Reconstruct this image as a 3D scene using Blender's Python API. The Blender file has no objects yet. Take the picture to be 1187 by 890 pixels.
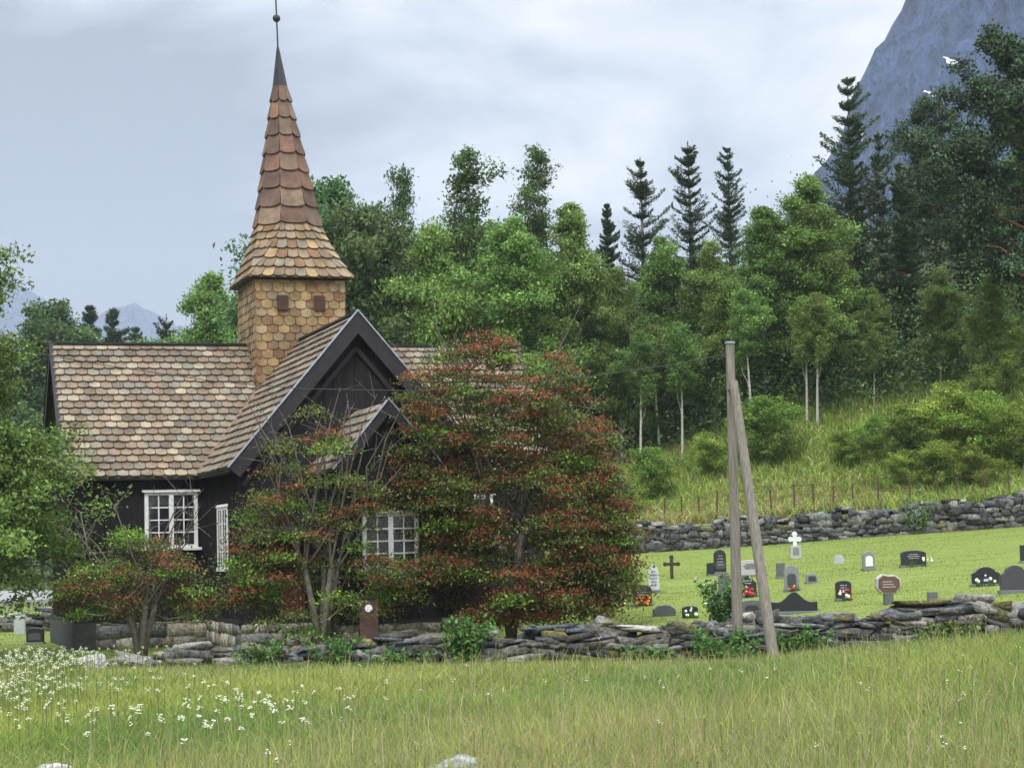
import bpy, math, random
import numpy as np
from mathutils import Vector, Matrix
random.seed(7)
C = bpy.context.scene.collection
SC = bpy.context.scene
PI = math.pi
R = math.radians

# ------------------------------------------------------------------ camera
F = 2400.0; CX, CY = 593.5, 445.0
PITCH = math.atan((633 - 445) / F); ROLL = 0.0245
CAM = Vector((0, 0, 2.5))
fw = Vector((0, math.cos(PITCH), math.sin(PITCH)))
r0 = Vector((1, 0, 0)); u0 = r0.cross(fw)
up = u0 * math.cos(ROLL) + r0 * math.sin(ROLL)
rt = r0 * math.cos(ROLL) - u0 * math.sin(ROLL)
cd = bpy.data.cameras.new('camera'); cam = bpy.data.objects.new('camera', cd); C.objects.link(cam)
m = Matrix((rt, up, -fw)).transposed().to_4x4(); m.translation = CAM
cam.matrix_world = m
cd.sensor_fit = 'HORIZONTAL'; cd.angle = 2 * math.atan(CX / F)
cd.clip_start = 0.1; cd.clip_end = 20000
SC.camera = cam

def P(px, py, Y):
    d = fw * F + rt * (px - CX) + up * (CY - py)
    return CAM + d * (Y / d.y)

# ------------------------------------------------------------------ world and sun
SUN_EL, SUN_AZ = R(50), R(205)      # azimuth clockwise from +Y
w = bpy.data.worlds.new('World'); SC.world = w; w.use_nodes = True
nt = w.node_tree; nt.nodes.clear()
def N(t, **k):
    n = nt.nodes.new(t)
    for a, b in k.items(): setattr(n, a, b)
    return n
L = nt.links.new
out = N('ShaderNodeOutputWorld'); bg = N('ShaderNodeBackground'); bg.inputs['Strength'].default_value = 0.1
sky = N('ShaderNodeTexSky'); sky.sky_type = 'NISHITA'; sky.sun_disc = False
sky.sun_elevation = SUN_EL; sky.sun_rotation = SUN_AZ
tc = N('ShaderNodeTexCoord'); sep = N('ShaderNodeSeparateXYZ'); L(tc.outputs['Generated'], sep.inputs[0])
mp = N('ShaderNodeMapping'); mp.inputs['Scale'].default_value = (1, 1, 2.2); L(tc.outputs['Generated'], mp.inputs[0])
nz = N('ShaderNodeTexNoise'); nz.inputs['Scale'].default_value = 7; nz.inputs['Detail'].default_value = 7; nz.inputs['Roughness'].default_value = .52
nz.inputs['Distortion'].default_value = .35
L(mp.outputs[0], nz.inputs['Vector'])
def M_(op, a, b=None, c=None, clamp=False):
    n = N('ShaderNodeMath', operation=op); n.use_clamp = clamp
    for i, v in enumerate((a, b, c)):
        if v is None: continue
        if isinstance(v, (int, float)): n.inputs[i].default_value = v
        else: L(v, n.inputs[i])
    return n.outputs[0]
# brighter towards the right of the valley, heavy cloud low on the left
side = M_('MULTIPLY_ADD', sep.outputs['X'], 1.5, .58)
low = M_('SUBTRACT', 1.0, M_('MULTIPLY', M_('ABSOLUTE', M_('SUBTRACT', sep.outputs['Z'], .125)), 7.0, clamp=True), clamp=True)
leftside = M_('MULTIPLY_ADD', sep.outputs['X'], -3.2, -.18, clamp=True)
dark = M_('MULTIPLY', M_('MULTIPLY', low, leftside), -1.35)
v = M_('ADD', M_('ADD', side, dark), M_('MULTIPLY_ADD', nz.outputs['Fac'], 3.0, -1.55))
ramp = N('ShaderNodeValToRGB')
cr = ramp.color_ramp
cr.elements[0].position = 0.0; cr.elements[0].color = (.25, .29, .355, 1)
cr.elements[1].position = 1.0; cr.elements[1].color = (.80, .81, .83, 1)
e = cr.elements.new(.45); e.color = (.47, .52, .595, 1)
e = cr.elements.new(.7); e.color = (.62, .66, .71, 1)
L(v, ramp.inputs[0])
zen = M_('MULTIPLY_ADD', M_('MAXIMUM', M_('SUBTRACT', sep.outputs['Z'], .28), 0), 5.2, 1.0)   # overcast skies are brightest overhead
sc = N('ShaderNodeVectorMath', operation='SCALE'); L(ramp.outputs[0], sc.inputs[0]); L(M_('MULTIPLY', zen, 6.9), sc.inputs['Scale'])
mix = N('ShaderNodeMix'); mix.data_type = 'RGBA'; mix.inputs[0].default_value = .93
L(sky.outputs[0], mix.inputs[6]); L(sc.outputs[0], mix.inputs[7]); L(mix.outputs[2], bg.inputs['Color']); L(bg.outputs[0], out.inputs[0])

sl = bpy.data.lights.new('sun', 'SUN'); sun = bpy.data.objects.new('sun', sl); C.objects.link(sun)
sl.energy = 1.6; sl.angle = R(22); sl.color = (1, .96, .9)
sd = Vector((math.sin(SUN_AZ) * math.cos(SUN_EL), math.cos(SUN_AZ) * math.cos(SUN_EL), math.sin(SUN_EL)))
sun.rotation_euler = sd.to_track_quat('Z', 'Y').to_euler()
SC.cycles.volume_bounces = 3
SC.view_settings.view_transform = 'Standard'; SC.view_settings.look = 'None'
SC.view_settings.exposure = 1.0; SC.view_settings.gamma = 1

# ------------------------------------------------------------------ helpers
def s2l(*c):
    r = []
    for v in c:
        v = v / 255
        r.append(v / 12.92 if v <= .04045 else ((v + .055) / 1.055) ** 2.4)
    return tuple(r)

def tag(o, label=None, cat=None, group=None, kind=None):
    if label: o['label'] = label
    if cat: o['category'] = cat
    if group: o['group'] = group
    if kind: o['kind'] = kind
    return o

def empty(name, loc=(0, 0, 0), rz=0, label=None, cat=None, group=None):
    o = bpy.data.objects.new(name, None); C.objects.link(o); o.location = loc; o.rotation_euler = (0, 0, rz)
    o.empty_display_size = .2
    return tag(o, label, cat, group)

def np_mesh(name, V, Fq, col=None, mat=None, parent=None, smooth=False):
    """V (n,3); Fq (k,m) equal-size faces; col (n,3) vertex colours"""
    me = bpy.data.meshes.new(name)
    V = np.asarray(V, np.float32); Fq = np.asarray(Fq, np.int32)
    me.vertices.add(len(V)); me.vertices.foreach_set('co', V.ravel())
    k, mm = Fq.shape
    me.loops.add(k * mm); me.loops.foreach_set('vertex_index', Fq.ravel())
    me.polygons.add(k); me.polygons.foreach_set('loop_start', np.arange(0, k * mm, mm, dtype=np.int32))
    me.polygons.foreach_set('loop_total', np.full(k, mm, np.int32))
    me.update(calc_edges=True)
    if col is not None:
        a = me.color_attributes.new('col', 'FLOAT_COLOR', 'POINT')
        c4 = np.ones((len(V), 4), np.float32); c4[:, :3] = col
        a.data.foreach_set('color', c4.ravel())
    if smooth: me.polygons.foreach_set('use_smooth', np.ones(k, bool))
    if mat: me.materials.append(mat)
    o = bpy.data.objects.new(name, me); C.objects.link(o)
    if parent: o.parent = parent
    return o

class MB:
    """collects polygons with colours, becomes ONE mesh object"""
    def __init__(s): s.v = []; s.f = []; s.c = []; s.m = []
    def poly(s, pts, col=(1, 1, 1), mi=0):
        i = len(s.v); s.v += [tuple(p) for p in pts]; s.f.append(tuple(range(i, i + len(pts)))); s.c.append(col); s.m.append(mi)
    def hull(s, bottom, top, col=(1, 1, 1), mi=0):
        n = len(bottom); i = len(s.v)
        s.v += [tuple(p) for p in bottom] + [tuple(p) for p in top]
        fs = [tuple(range(i + n - 1, i - 1, -1)), tuple(range(i + n, i + 2 * n))] + [(i + k, i + (k + 1) % n, i + n + (k + 1) % n, i + n + k) for k in range(n)]
        for f in fs: s.f.append(f); s.c.append(col); s.m.append(mi)
    def box(s, x0, x1, y0, y1, z0, z1, col=(1, 1, 1), mi=0):
        s.hull([(x0, y0, z0), (x1, y0, z0), (x1, y1, z0), (x0, y1, z0)], [(x0, y0, z1), (x1, y0, z1), (x1, y1, z1), (x0, y1, z1)], col, mi)
    def prism(s, outline, y0, y1, col=(1, 1, 1), mi=0):
        """outline in (x,z), extruded from y0 (front, smaller) to y1"""
        s.hull([(x, y1, z) for x, z in outline][::-1], [(x, y0, z) for x, z in outline][::-1], col, mi)
    def beam(s, a, b, w_, h_, upv=(0, 0, 1), col=(1, 1, 1), mi=0):
        a = Vector(a); b = Vector(b); d = (b - a).normalized(); sx = d.cross(Vector(upv)).normalized(); uy = sx.cross(d)
        q = [sx * (w_ / 2) * i + uy * (h_ / 2) * j for i, j in ((-1, -1), (1, -1), (1, 1), (-1, 1))]
        s.hull([a + t for t in q], [b + t for t in q], col, mi)
    def tube(s, pts, rad, n=6, col=(1, 1, 1), mi=0, cap=True):
        pts = [Vector(p) for p in pts]; base = len(s.v)
        if isinstance(rad, (int, float)): rad = [rad] * len(pts)
        for k, p in enumerate(pts):
            d = (pts[min(k + 1, len(pts) - 1)] - pts[max(k - 1, 0)]).normalized()
            a = d.orthogonal().normalized() if abs(d.z) < .9 else Vector((1, 0, 0)).cross(d).normalized()
            if abs(d.z) < .9: a = d.cross(Vector((0, 0, 1))).normalized()
            b = d.cross(a)
            for j in range(n):
                t = 2 * PI * j / n; s.v.append(tuple(p + (a * math.cos(t) + b * math.sin(t)) * rad[k]))
        for k in range(len(pts) - 1):
            for j in range(n):
                q = base + k * n; j2 = (j + 1) % n
                s.f.append((q + j, q + j2, q + n + j2, q + n + j)); s.c.append(col); s.m.append(mi)
        if cap:
            s.f.append(tuple(base + (len(pts) - 1) * n + j for j in range(n))); s.c.append(col); s.m.append(mi)
            s.f.append(tuple(base + j for j in range(n))[::-1]); s.c.append(col); s.m.append(mi)
    def ball(s, c, r, n=10, col=(1, 1, 1), mi=0, sz=1):
        s.tube([(c[0], c[1], c[2] + sz * r * math.sin(t)) for t in np.linspace(-1.45, 1.45, 7)], [r * math.cos(t) for t in np.linspace(-1.45, 1.45, 7)], n, col, mi)
    def build(s, name, mats, parent=None, smooth=False, bevel=0):
        me = bpy.data.meshes.new(name); me.from_pydata(s.v, [], s.f)
        if not isinstance(mats, (list, tuple)): mats = [mats]
        for q in mats: me.materials.append(q)
        me.polygons.foreach_set('material_index', s.m)
        a = me.color_attributes.new('col', 'FLOAT_COLOR', 'CORNER')
        cc = []
        for f, c in zip(s.f, s.c): cc += [c[0], c[1], c[2], 1] * len(f)
        a.data.foreach_set('color', cc)
        if smooth: me.polygons.foreach_set('use_smooth', [True] * len(me.polygons))
        me.update()
        o = bpy.data.objects.new(name, me); C.objects.link(o)
        if parent: o.parent = parent
        if bevel:
            b = o.modifiers.new('b', 'BEVEL'); b.width = bevel; b.segments = 2; b.limit_method = 'ANGLE'
        return o

def mat(name, color=(.5, .5, .5), rough=.85, attr=False, nscale=6, nlo=.75, nhi=1.2, bump=0, bscale=30, translucent=0, stretch=(1, 1, 1), spec=.3, metal=0, objvar=0, bdist=.02):
    m = bpy.data.materials.new(name); m.use_nodes = True; t = m.node_tree; t.nodes.clear()
    o = t.nodes.new('ShaderNodeOutputMaterial'); p = t.nodes.new('ShaderNodeBsdfPrincipled'); l = t.links.new
    p.inputs['Roughness'].default_value = rough; p.inputs['Specular IOR Level'].default_value = spec; p.inputs['Metallic'].default_value = metal
    tcn = t.nodes.new('ShaderNodeTexCoord'); mpn = t.nodes.new('ShaderNodeMapping'); mpn.inputs['Scale'].default_value = stretch
    l(tcn.outputs['Object'], mpn.inputs[0])
    n1 = t.nodes.new('ShaderNodeTexNoise'); n1.inputs['Scale'].default_value = nscale; n1.inputs['Detail'].default_value = 6; n1.inputs['Roughness'].default_value = .65
    l(mpn.outputs[0], n1.inputs['Vector'])
    mr = t.nodes.new('ShaderNodeMapRange'); mr.inputs['From Min'].default_value = .3; mr.inputs['From Max'].default_value = .7
    mr.inputs['To Min'].default_value = nlo; mr.inputs['To Max'].default_value = nhi; l(n1.outputs['Fac'], mr.inputs[0])
    sv = t.nodes.new('ShaderNodeVectorMath'); sv.operation = 'SCALE'
    if attr:
        an = t.nodes.new('ShaderNodeAttribute'); an.attribute_name = 'col'
        mu = t.nodes.new('ShaderNodeVectorMath'); mu.operation = 'MULTIPLY'; mu.inputs[1].default_value = color
        l(an.outputs['Color'], mu.inputs[0]); l(mu.outputs[0], sv.inputs[0])
    else: sv.inputs[0].default_value = color
    l(mr.outputs[0], sv.inputs['Scale'])
    src = sv.outputs[0]
    if objvar:
        oi = t.nodes.new('ShaderNodeObjectInfo'); hs = t.nodes.new('ShaderNodeHueSaturation')
        a = t.nodes.new('ShaderNodeMapRange'); a.inputs['To Min'].default_value = .5 - .04 * objvar; a.inputs['To Max'].default_value = .5 + .012 * objvar
        b = t.nodes.new('ShaderNodeMapRange'); b.inputs['To Min'].default_value = 1 - .3 * objvar; b.inputs['To Max'].default_value = 1 + .3 * objvar
        fr = t.nodes.new('ShaderNodeMath'); fr.operation = 'MULTIPLY'; fr.inputs[1].default_value = 7.31; fr2 = t.nodes.new('ShaderNodeMath'); fr2.operation = 'FRACT'
        l(oi.outputs['Random'], a.inputs[0]); l(oi.outputs['Random'], fr.inputs[0]); l(fr.outputs[0], fr2.inputs[0]); l(fr2.outputs[0], b.inputs[0])
        l(a.outputs[0], hs.inputs['Hue']); l(b.outputs[0], hs.inputs['Value']); l(src, hs.inputs['Color']); src = hs.outputs[0]
    l(src, p.inputs['Base Color'])
    if bump:
        n2 = t.nodes.new('ShaderNodeTexNoise'); n2.inputs['Scale'].default_value = bscale; n2.inputs['Detail'].default_value = 5; l(mpn.outputs[0], n2.inputs['Vector'])
        bn = t.nodes.new('ShaderNodeBump'); bn.inputs['Strength'].default_value = bump; bn.inputs['Distance'].default_value = bdist
        l(n2.outputs['Fac'], bn.inputs['Height']); l(bn.outputs[0], p.inputs['Normal'])
    if translucent:
        tr = t.nodes.new('ShaderNodeBsdfTranslucent'); ms = t.nodes.new('ShaderNodeMixShader'); ms.inputs[0].default_value = translucent
        l(src, tr.inputs['Color']); l(p.outputs[0], ms.inputs[1]); l(tr.outputs[0], ms.inputs[2]); l(ms.outputs[0], o.inputs[0])
    else: l(p.outputs[0], o.inputs[0])
    return m

def rngnoise(seed, n=6, lo=.05, hi=.4):
    r = np.random.default_rng(seed); k = r.uniform(lo, hi, (n, 1)) * np.stack([np.cos(a := r.uniform(0, 6.28, n)), np.sin(a)], 1); ph = r.uniform(0, 6.28, n)
    return lambda x, y: sum(np.sin(x * k[i, 0] + y * k[i, 1] + ph[i]) for i in range(n)) / n * 1.6

MA = {}
MA['leaf'] = mat('leaf', (1, 1, 1), .6, attr=True, nscale=.7, nlo=.8, nhi=1.2, translucent=.35, objvar=.9)
MA['needle'] = mat('needle', (1, 1, 1), .7, attr=True, nscale=.8, nlo=.8, nhi=1.2, translucent=.12, objvar=.6)
MA['shrubleaf'] = mat('shrub_leaf', (1, 1, 1), .6, attr=True, nscale=1.3, nlo=.8, nhi=1.2, translucent=.3)
MA['grass'] = mat('grass_blade', (1, 1, 1), .7, attr=True, nscale=.5, nlo=.85, nhi=1.15, translucent=.3)
MA['birchbark'] = mat('birch_bark', s2l(190, 185, 172), .8, nscale=5, nlo=.35, nhi=1.15, stretch=(.4, .4, 2.5), bump=.3)
MA['pinebark'] = mat('pine_bark', s2l(118, 84, 64), .9, nscale=6, nlo=.5, nhi=1.3, stretch=(1, 1, .3), bump=.6)
MA['bark'] = mat('grey_bark', s2l(105, 98, 88), .9, nscale=8, nlo=.5, nhi=1.3, bump=.5)
MA['tar'] = mat('tarred_boards', s2l(36, 32, 34), .75, nscale=3, nlo=.6, nhi=1.5, stretch=(6, 6, .35), bump=.6, bscale=5, spec=.2)
MA['trim'] = mat('dark_trim', s2l(42, 40, 43), .7, nscale=8, bump=.2)
MA['zinc'] = mat('zinc_edge', s2l(150, 157, 168), .5, nscale=5)
MA['white'] = mat('white_paint', (.78, .78, .77), .5, nscale=6, nlo=.85, nhi=1.05)
MA['glass'] = mat('window_glass', (.012, .014, .018), .08, nscale=3, spec=.6)
MA['shingle'] = mat('wood_shingle', (.92, .92, .92), .85, attr=True, nscale=2.6, nlo=.55, nhi=1.3, stretch=(1, 1, 1), bump=.5, bscale=22)
MA['stone'] = mat('field_stone', (.92, .92, .92), .95, attr=True, nscale=11, nlo=.35, nhi=1.6, bump=1, bscale=16, bdist=.05)
MA['granite'] = mat('polished_granite', (1, 1, 1), .35, attr=True, nscale=25, nlo=.8, nhi=1.2, spec=.5)
MA['wood'] = mat('weathered_wood', s2l(128, 122, 112), .9, nscale=5, nlo=.55, nhi=1.3, stretch=(6, 6, .5), bump=.6, bscale=8)
MA['redwood'] = mat('red_paint', s2l(84, 40, 34), .8, nscale=6, nlo=.6, nhi=1.2)
MA['iron'] = mat('dark_metal', s2l(48, 48, 52), .5, nscale=8)
MA['rust'] = mat('rusty_iron', s2l(80, 66, 52), .9, nscale=8)
MA['plain'] = mat('painted', (1, 1, 1), .8, attr=True, nscale=10, nlo=.85, nhi=1.1)
MA['slate'] = mat('dark_slate', s2l(72, 72, 70), .85, nscale=5, nlo=.6, nhi=1.3, bump=.4)

# ------------------------------------------------------------------ terrain
def ss(x, a, b):
    t = np.clip((np.asarray(x, float) - a) / (b - a), 0, 1); return t * t * (3 - 2 * t)
def lerp(a, b, t): return a + (b - a) * t
FW_Y = 42.6; BW_Y = 78.0
n_big = rngnoise(3, 6, .05, .2); n_mid = rngnoise(4, 8, .3, 1.1); n_far = rngnoise(5, 6, .01, .05)
def H(x, y):
    x = np.asarray(x, float); y = np.asarray(y, float)
    meadow = .12 * ss(-x, 0, 9) + .42 * ss(x, 3, 12) + .03 * n_mid(x, y) + .07 * ss(y, 26, 42)
    front = .27 + .40 * ss(x, .5, 3.2) + .5 * ss(x, 4.5, 12)
    back = lerp(.35, 2.1, ss(x, -4, 4)) + .045 * np.clip(x - 4, 0, 40)
    yard = lerp(front, back, np.clip((y - FW_Y) / (BW_Y - FW_Y), 0, 1)) + .02 * n_mid(x, y)
    hb = lerp(.5, 3.0, ss(x, -6, 4)) + .05 * np.clip(x - 4, 0, 40)
    rise = lerp(.03, .25, ss(x, -10, 6)) + .02 * np.clip(x - 6, 0, 6) + .006 * np.clip(x - 12, 0, 20)
    hill = hb + rise * np.clip(y - BW_Y - .4, 0, 38) * ss(y, BW_Y - 4, BW_Y + 12) + .16 * n_mid(x, y) * ss(y, BW_Y, BW_Y + 5) * ss(x, -8, 3)
    hill = hill + .05 * np.clip(y - 150, 0, 400) + 2 * n_far(x, y) * ss(y, 150, 400)
    z = np.where(y < FW_Y, meadow, lerp(yard, hill, ss(y, BW_Y - .1, BW_Y + .5)))
    z = np.where((y >= FW_Y - .35) & (y < FW_Y), lerp(meadow, yard, (y - FW_Y + .35) / .35), z)
    return z
def Hf(x, y): return float(H(x, y))

def axis(parts):
    a = []
    for lo, hi, st in parts: a += list(np.arange(lo, hi, st))
    return np.array(a + [parts[-1][1]])
gx = axis([(-4000, -400, 400), (-400, -60, 20), (-60, -20, 2), (-20, 26, .5), (26, 60, 2), (60, 400, 20), (400, 4000, 400)])
gy = axis([(-300, 0, 30), (0, 15, 1.5), (15, 42.0, .6), (42.0, 42.7, .1), (42.7, 77.8, .6), (77.8, 78.8, .2), (78.8, 110, .7), (110, 200, 4), (200, 600, 40), (600, 5000, 400)])
GX, GY = np.meshgrid(gx, gy); GZ = H(GX, GY)
V = np.stack([GX.ravel(), GY.ravel(), GZ.ravel()], 1)
nx, ny = len(gx), len(gy)
ii = (np.arange(ny - 1)[:, None] * nx + np.arange(nx - 1)[None]).ravel()
Fq = np.stack([ii, ii + 1, ii + nx + 1, ii + nx], 1)
xf, yf = GX.ravel(), GY.ravel()
cm = np.array([.085, .095, .035]); cl = np.array([.155, .20, .036]); ch = np.array([.15, .16, .06]); cw = np.array([.06, .07, .035])
wy = ss(yf, FW_Y - .3, FW_Y)[:, None]; wh = ss(yf, BW_Y, BW_Y + .6)[:, None]; ww = ss(yf, 92, 99)[:, None]
wleft = (ss(xf, -4, -12) * ss(yf, 90, 60))[:, None]
col = lerp(lerp(lerp(cm, cl, wy), ch, wh), cw, ww)
g = np_mesh('ground', V, Fq, col, mat('ground_soil', (1, 1, 1), .95, attr=True, nscale=1.2, nlo=.75, nhi=1.25, stretch=(.6, 2.2, 1), bump=.7, bscale=9, bdist=.06), smooth=True)
tag(g, kind='structure')

# road on the far left behind the church
rb = MB()
xs = np.linspace(-90, -6, 30)
for a, b in zip(xs[:-1], xs[1:]):
    f = lambda x, y: (x, y, Hf(x, y) + .22 + .0 * x)
    rb.hull([(a, 84, -.5), (b, 84, -.5), (b, 91, -.5), (a, 91, -.5)], [f(a, 84), f(b, 84), f(b, 91), f(a, 91)])
tag(rb.build('road', mat('pale_asphalt', s2l(138, 137, 135), .9, nscale=3)), kind='structure')

# ------------------------------------------------------------------ mountains
def mountain(name, X0, X1, Y0, Y1, st, fn, m):
    ax = np.arange(X0, X1, st); ay = np.arange(Y0, Y1, st * 1.5)
    A, B = np.meshgrid(ax, ay); Z = fn(A, B)
    n1, n2 = len(ax), len(ay); i = (np.arange(n2 - 1)[:, None] * n1 + np.arange(n1 - 1)[None]).ravel()
    return tag(np_mesh(name, np.stack([A.ravel(), B.ravel(), Z.ravel()], 1), np.stack([i, i + 1, i + n1 + 1, i + n1], 1), mat=m, smooth=False), kind='structure')
rk1 = rngnoise(11, 8, .02, .06); rk2 = rngnoise(12, 10, .08, .25); rk3 = rngnoise(13, 12, .3, .8)
# outline read along the ridge, turned into metres at 900 m
out_px = [(760, 470), (850, 330), (905, 262), (945, 192), (965, 160), (988, 124), (996, 96), (1014, 72), (1030, 28), (1045, 0), (1075, -60), (1120, -120), (1250, -190), (1500, -260)]
mo = [P(px, py, 900) for px, py in out_px]; mox = [p.x for p in mo]; moz = [p.z for p in mo]
def Fm(x, y):
    s = x + np.where(y < 900, (y - 900) * .22, -(y - 900) * .3) + 5
    prof = np.interp(s + 3 * rk2(x * 0, y * .6), mox, moz, left=0)
    fall = ss(y, 560, 900) ** .8
    gul = -np.abs(rk2(x + y * .35, y * .25)) * 16 - np.abs(rk3(x * .8 + y * .2, y * .15)) * 5
    rough = (12 * rk1(x, y) * (y < 880) + gul + 6 * rk2(x, y) + 3.0 * rk3(x, y)) * ss(prof, 20, 120)
    rough = rough * np.where(np.abs(y - 900) < 60, .5, 1)
    back = ss(y, 1500, 950)
    return prof * np.where(y < 900, fall, back) + rough - 6
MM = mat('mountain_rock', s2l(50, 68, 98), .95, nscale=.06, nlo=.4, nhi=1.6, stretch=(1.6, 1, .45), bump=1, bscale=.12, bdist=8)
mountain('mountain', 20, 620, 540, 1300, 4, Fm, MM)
# snow patches on the rock face
def surf_from_px(px, py):
    prev = None
    for Y in np.arange(560, 1000, 1.0):
        p = P(px, py, Y)
        if Fm(p.x, p.y) >= p.z: return p
    return P(px, py, 900)
def snow(px, py, wx, hy, slant, lab):
    mb = MB(); n = 16; c = surf_from_px(px, py); pts = []
    for k in range(n):
        t = 2 * PI * k / n; q = 1 + .25 * math.sin(3 * t + px) + .12 * math.sin(5 * t)
        a = math.cos(t) * wx * q; b = math.sin(t) * hy * q + slant * math.cos(t) * wx
        ct = surf_from_px(px, py - 6).y; cb_ = surf_from_px(px, py + 6).y
        pts.append(P(px + a, py + b, c.y - 9 + (cb_ - ct) / 12 * b))
    mb.hull([p + Vector((0, 1.5, 0)) for p in pts], pts)
    tag(mb.build('snow_patch', MA['white']), lab, 'snow', 'snow patches on the mountain')
snow(1102, 71, 9, 3, .35, 'largest snow patch, high on the mountain beside the big pine')
snow(1079, 109, 7, 1.6, .5, 'thin slanting snow streak below the largest patch')
snow(1000, 155, 2, 8, .2, 'upright narrow snow strip low on the mountain edge')
lo_px = [(-400, 150), (-80, 262), (20, 324), (75, 362), (98, 374), (118, 366), (140, 358), (165, 354), (190, 366), (230, 396), (300, 420), (420, 470), (600, 560)]
lo = [P(px, py, 3600) for px, py in lo_px]
def Fl(x, y):
    return np.interp(x, [p.x for p in lo], [p.z for p in lo]) * np.where(y < 3600, ss(y, 2500, 3600), ss(y, 4300, 3640)) + (16 * rk1(x / 5, y / 5) + 22 * rk2(x / 6, y / 6) - 26 * np.abs(rk3(x / 9, y / 12))) - 2
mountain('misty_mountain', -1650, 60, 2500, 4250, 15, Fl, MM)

# ------------------------------------------------------------------ dry stone walls
_PW = 14.0
_b = np.array([(x, y, z) for x in (-1, 0, 1) for y in (-1, 0, 1) for z in (-1, 0, 1) if (x, y, z) != (0, 0, 0)], float)
_idx = {tuple(p.astype(int)): i for i, p in enumerate(_b)}
_fc = []
for ax in range(3):
    for s in (-1, 1):
        for i in (-1, 0):
            for j in (-1, 0):
                q = []
                for a, b in ((i, j), (i + 1, j), (i + 1, j + 1), (i, j + 1)):
                    p = [0, 0, 0]; p[ax] = s; p[(ax + 1) % 3] = a; p[(ax + 2) % 3] = b; q.append(_idx[tuple(p)])
                _fc.append(q if s > 0 else q[::-1])
_fc = np.array(_fc)
_round = _b / (np.abs(_b) ** _PW).sum(1)[:, None] ** (1 / _PW)
class Stones:
    def __init__(s, seed): s.V = []; s.Cc = []; s.r = np.random.default_rng(seed)
    def add(s, c, size, rz=0, col=(.2, .2, .2), jit=.30, tilt=.12):
        v = _round * np.array(size) / 2 * 1.08
        v = v * (1 + s.r.uniform(-jit, jit, v.shape))
        ax, ay = s.r.normal(0, tilt, 2)
        ca, sa = math.cos(ay), math.sin(ay); v = v @ np.array([[ca, 0, -sa], [0, 1, 0], [sa, 0, ca]])
        ca, sa = math.cos(ax), math.sin(ax); v = v @ np.array([[1, 0, 0], [0, ca, sa], [0, -sa, ca]])
        ca, sa = math.cos(rz), math.sin(rz); v = v @ np.array([[ca, sa, 0], [-sa, ca, 0], [0, 0, 1]])
        s.V.append(v + np.array(c)); s.Cc.append(np.tile(np.array(col), (26, 1)))
    def build(s, name, parent=None, m=None):
        n = len(s.V); Fq = (_fc[None] + 26 * np.arange(n)[:, None, None]).reshape(-1, 4)
        return np_mesh(name, np.concatenate(s.V), Fq, np.concatenate(s.Cc), m or MA['stone'], parent)
def stonecol(r, pal, moss=0):
    c = np.array(pal[r.integers(len(pal))]) * r.uniform(.5, 1.3)
    if r.random() < moss: c = lerp(c, np.array([.16, .15, .04]), r.uniform(.4, .9))
    return c
PAL_F = [s2l(100, 102, 104), s2l(118, 118, 114), s2l(84, 88, 92), s2l(135, 132, 124), s2l(96, 92, 84)]
PAL_B = [s2l(92, 92, 92), s2l(110, 112, 110), s2l(75, 76, 78), s2l(124, 124, 120)]
def drywall(name, pts, seed, pal, thick, sw, sh, moss, label):
    """pts: (x, y, base z, top z)"""
    S = Stones(seed); r = S.r
    for (xa, ya, ba, ta), (xb, yb, bb, tb) in zip(pts[:-1], pts[1:]):
        d = math.hypot(xb - xa, yb - ya); rz = math.atan2(yb - ya, xb - xa); nxv, nyv = -math.sin(rz), math.cos(rz)
        for side_ in (-1, 1):
            z = 0.0; row = 0
            while True:
                hrow = r.uniform(*sh); mx = max(ta - ba, tb - bb)
                if z > mx: break
                s_ = -r.uniform(0, .3)
                while s_ < d:
                    wd = r.uniform(*sw); f = min(max((s_ + wd / 2) / d, 0), 1); hloc = lerp(ta - ba, tb - bb, f)
                    wv = .10 * math.sin((s_ + xa) * 1.7) + .07 * math.sin((s_ + xa) * 4.3)
                    if z + hrow * .5 < hloc + wv:
                        hh = hrow * r.uniform(.8, 1.35)
                        x = lerp(xa, xb, f) + nxv * side_ * (thick / 2 - .12 + r.normal(0, .025)); y = lerp(ya, yb, f) + nyv * side_ * (thick / 2 - .12 + r.normal(0, .025))
                        S.add((x, y, lerp(ba, bb, f) + z + hh / 2 - .03 + r.normal(0, .02)), (wd * 1.06, thick * .55, hh), rz, stonecol(r, pal, moss), tilt=.15)
                    s_ += wd
                z += hrow; row += 1
        # loose flat copings
        s_ = 0
        while s_ < d:
            wd = r.uniform(sw[0] * 1.0, sw[1] * 1.3); f = min((s_ + wd / 2) / d, 1)
            wv = .10 * math.sin((s_ + xa) * 1.7) + .07 * math.sin((s_ + xa) * 4.3)
            S.add((lerp(xa, xb, f), lerp(ya, yb, f), lerp(ta, tb, f) + wv + r.normal(0, .02)), (wd, thick * r.uniform(.8, 1.05), r.uniform(.08, .17)), rz + r.normal(0, .1), stonecol(r, pal + [s2l(160, 158, 150)], moss * 1.6), tilt=.10)
            s_ += wd * .95
    o = S.build(name); tag(o, label, 'wall'); return o
def wall_pts(lst, Yw, yfun):
    r_ = []
    for px, pyt in lst:
        Y = yfun(px); p = P(px, pyt, Y); b = Hf(p.x, Yw - .5 if Y < 60 else Y - .5); r_.append((p.x, Y, b - .05, p.z))
    return r_
fwp = wall_pts([(92, 762), (180, 757), (300, 752), (420, 744), (520, 735), (640, 733), (700, 727), (760, 724), (860, 719), (950, 713), (1040, 704), (1110, 698), (1187, 693), (1420, 684)], FW_Y, lambda px: FW_Y - .35)
for k in range(len(fwp)):
    x, y, b, t = fwp[k]; fwp[k] = (x, y, b, max(t - .06, b + .15))
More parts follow.
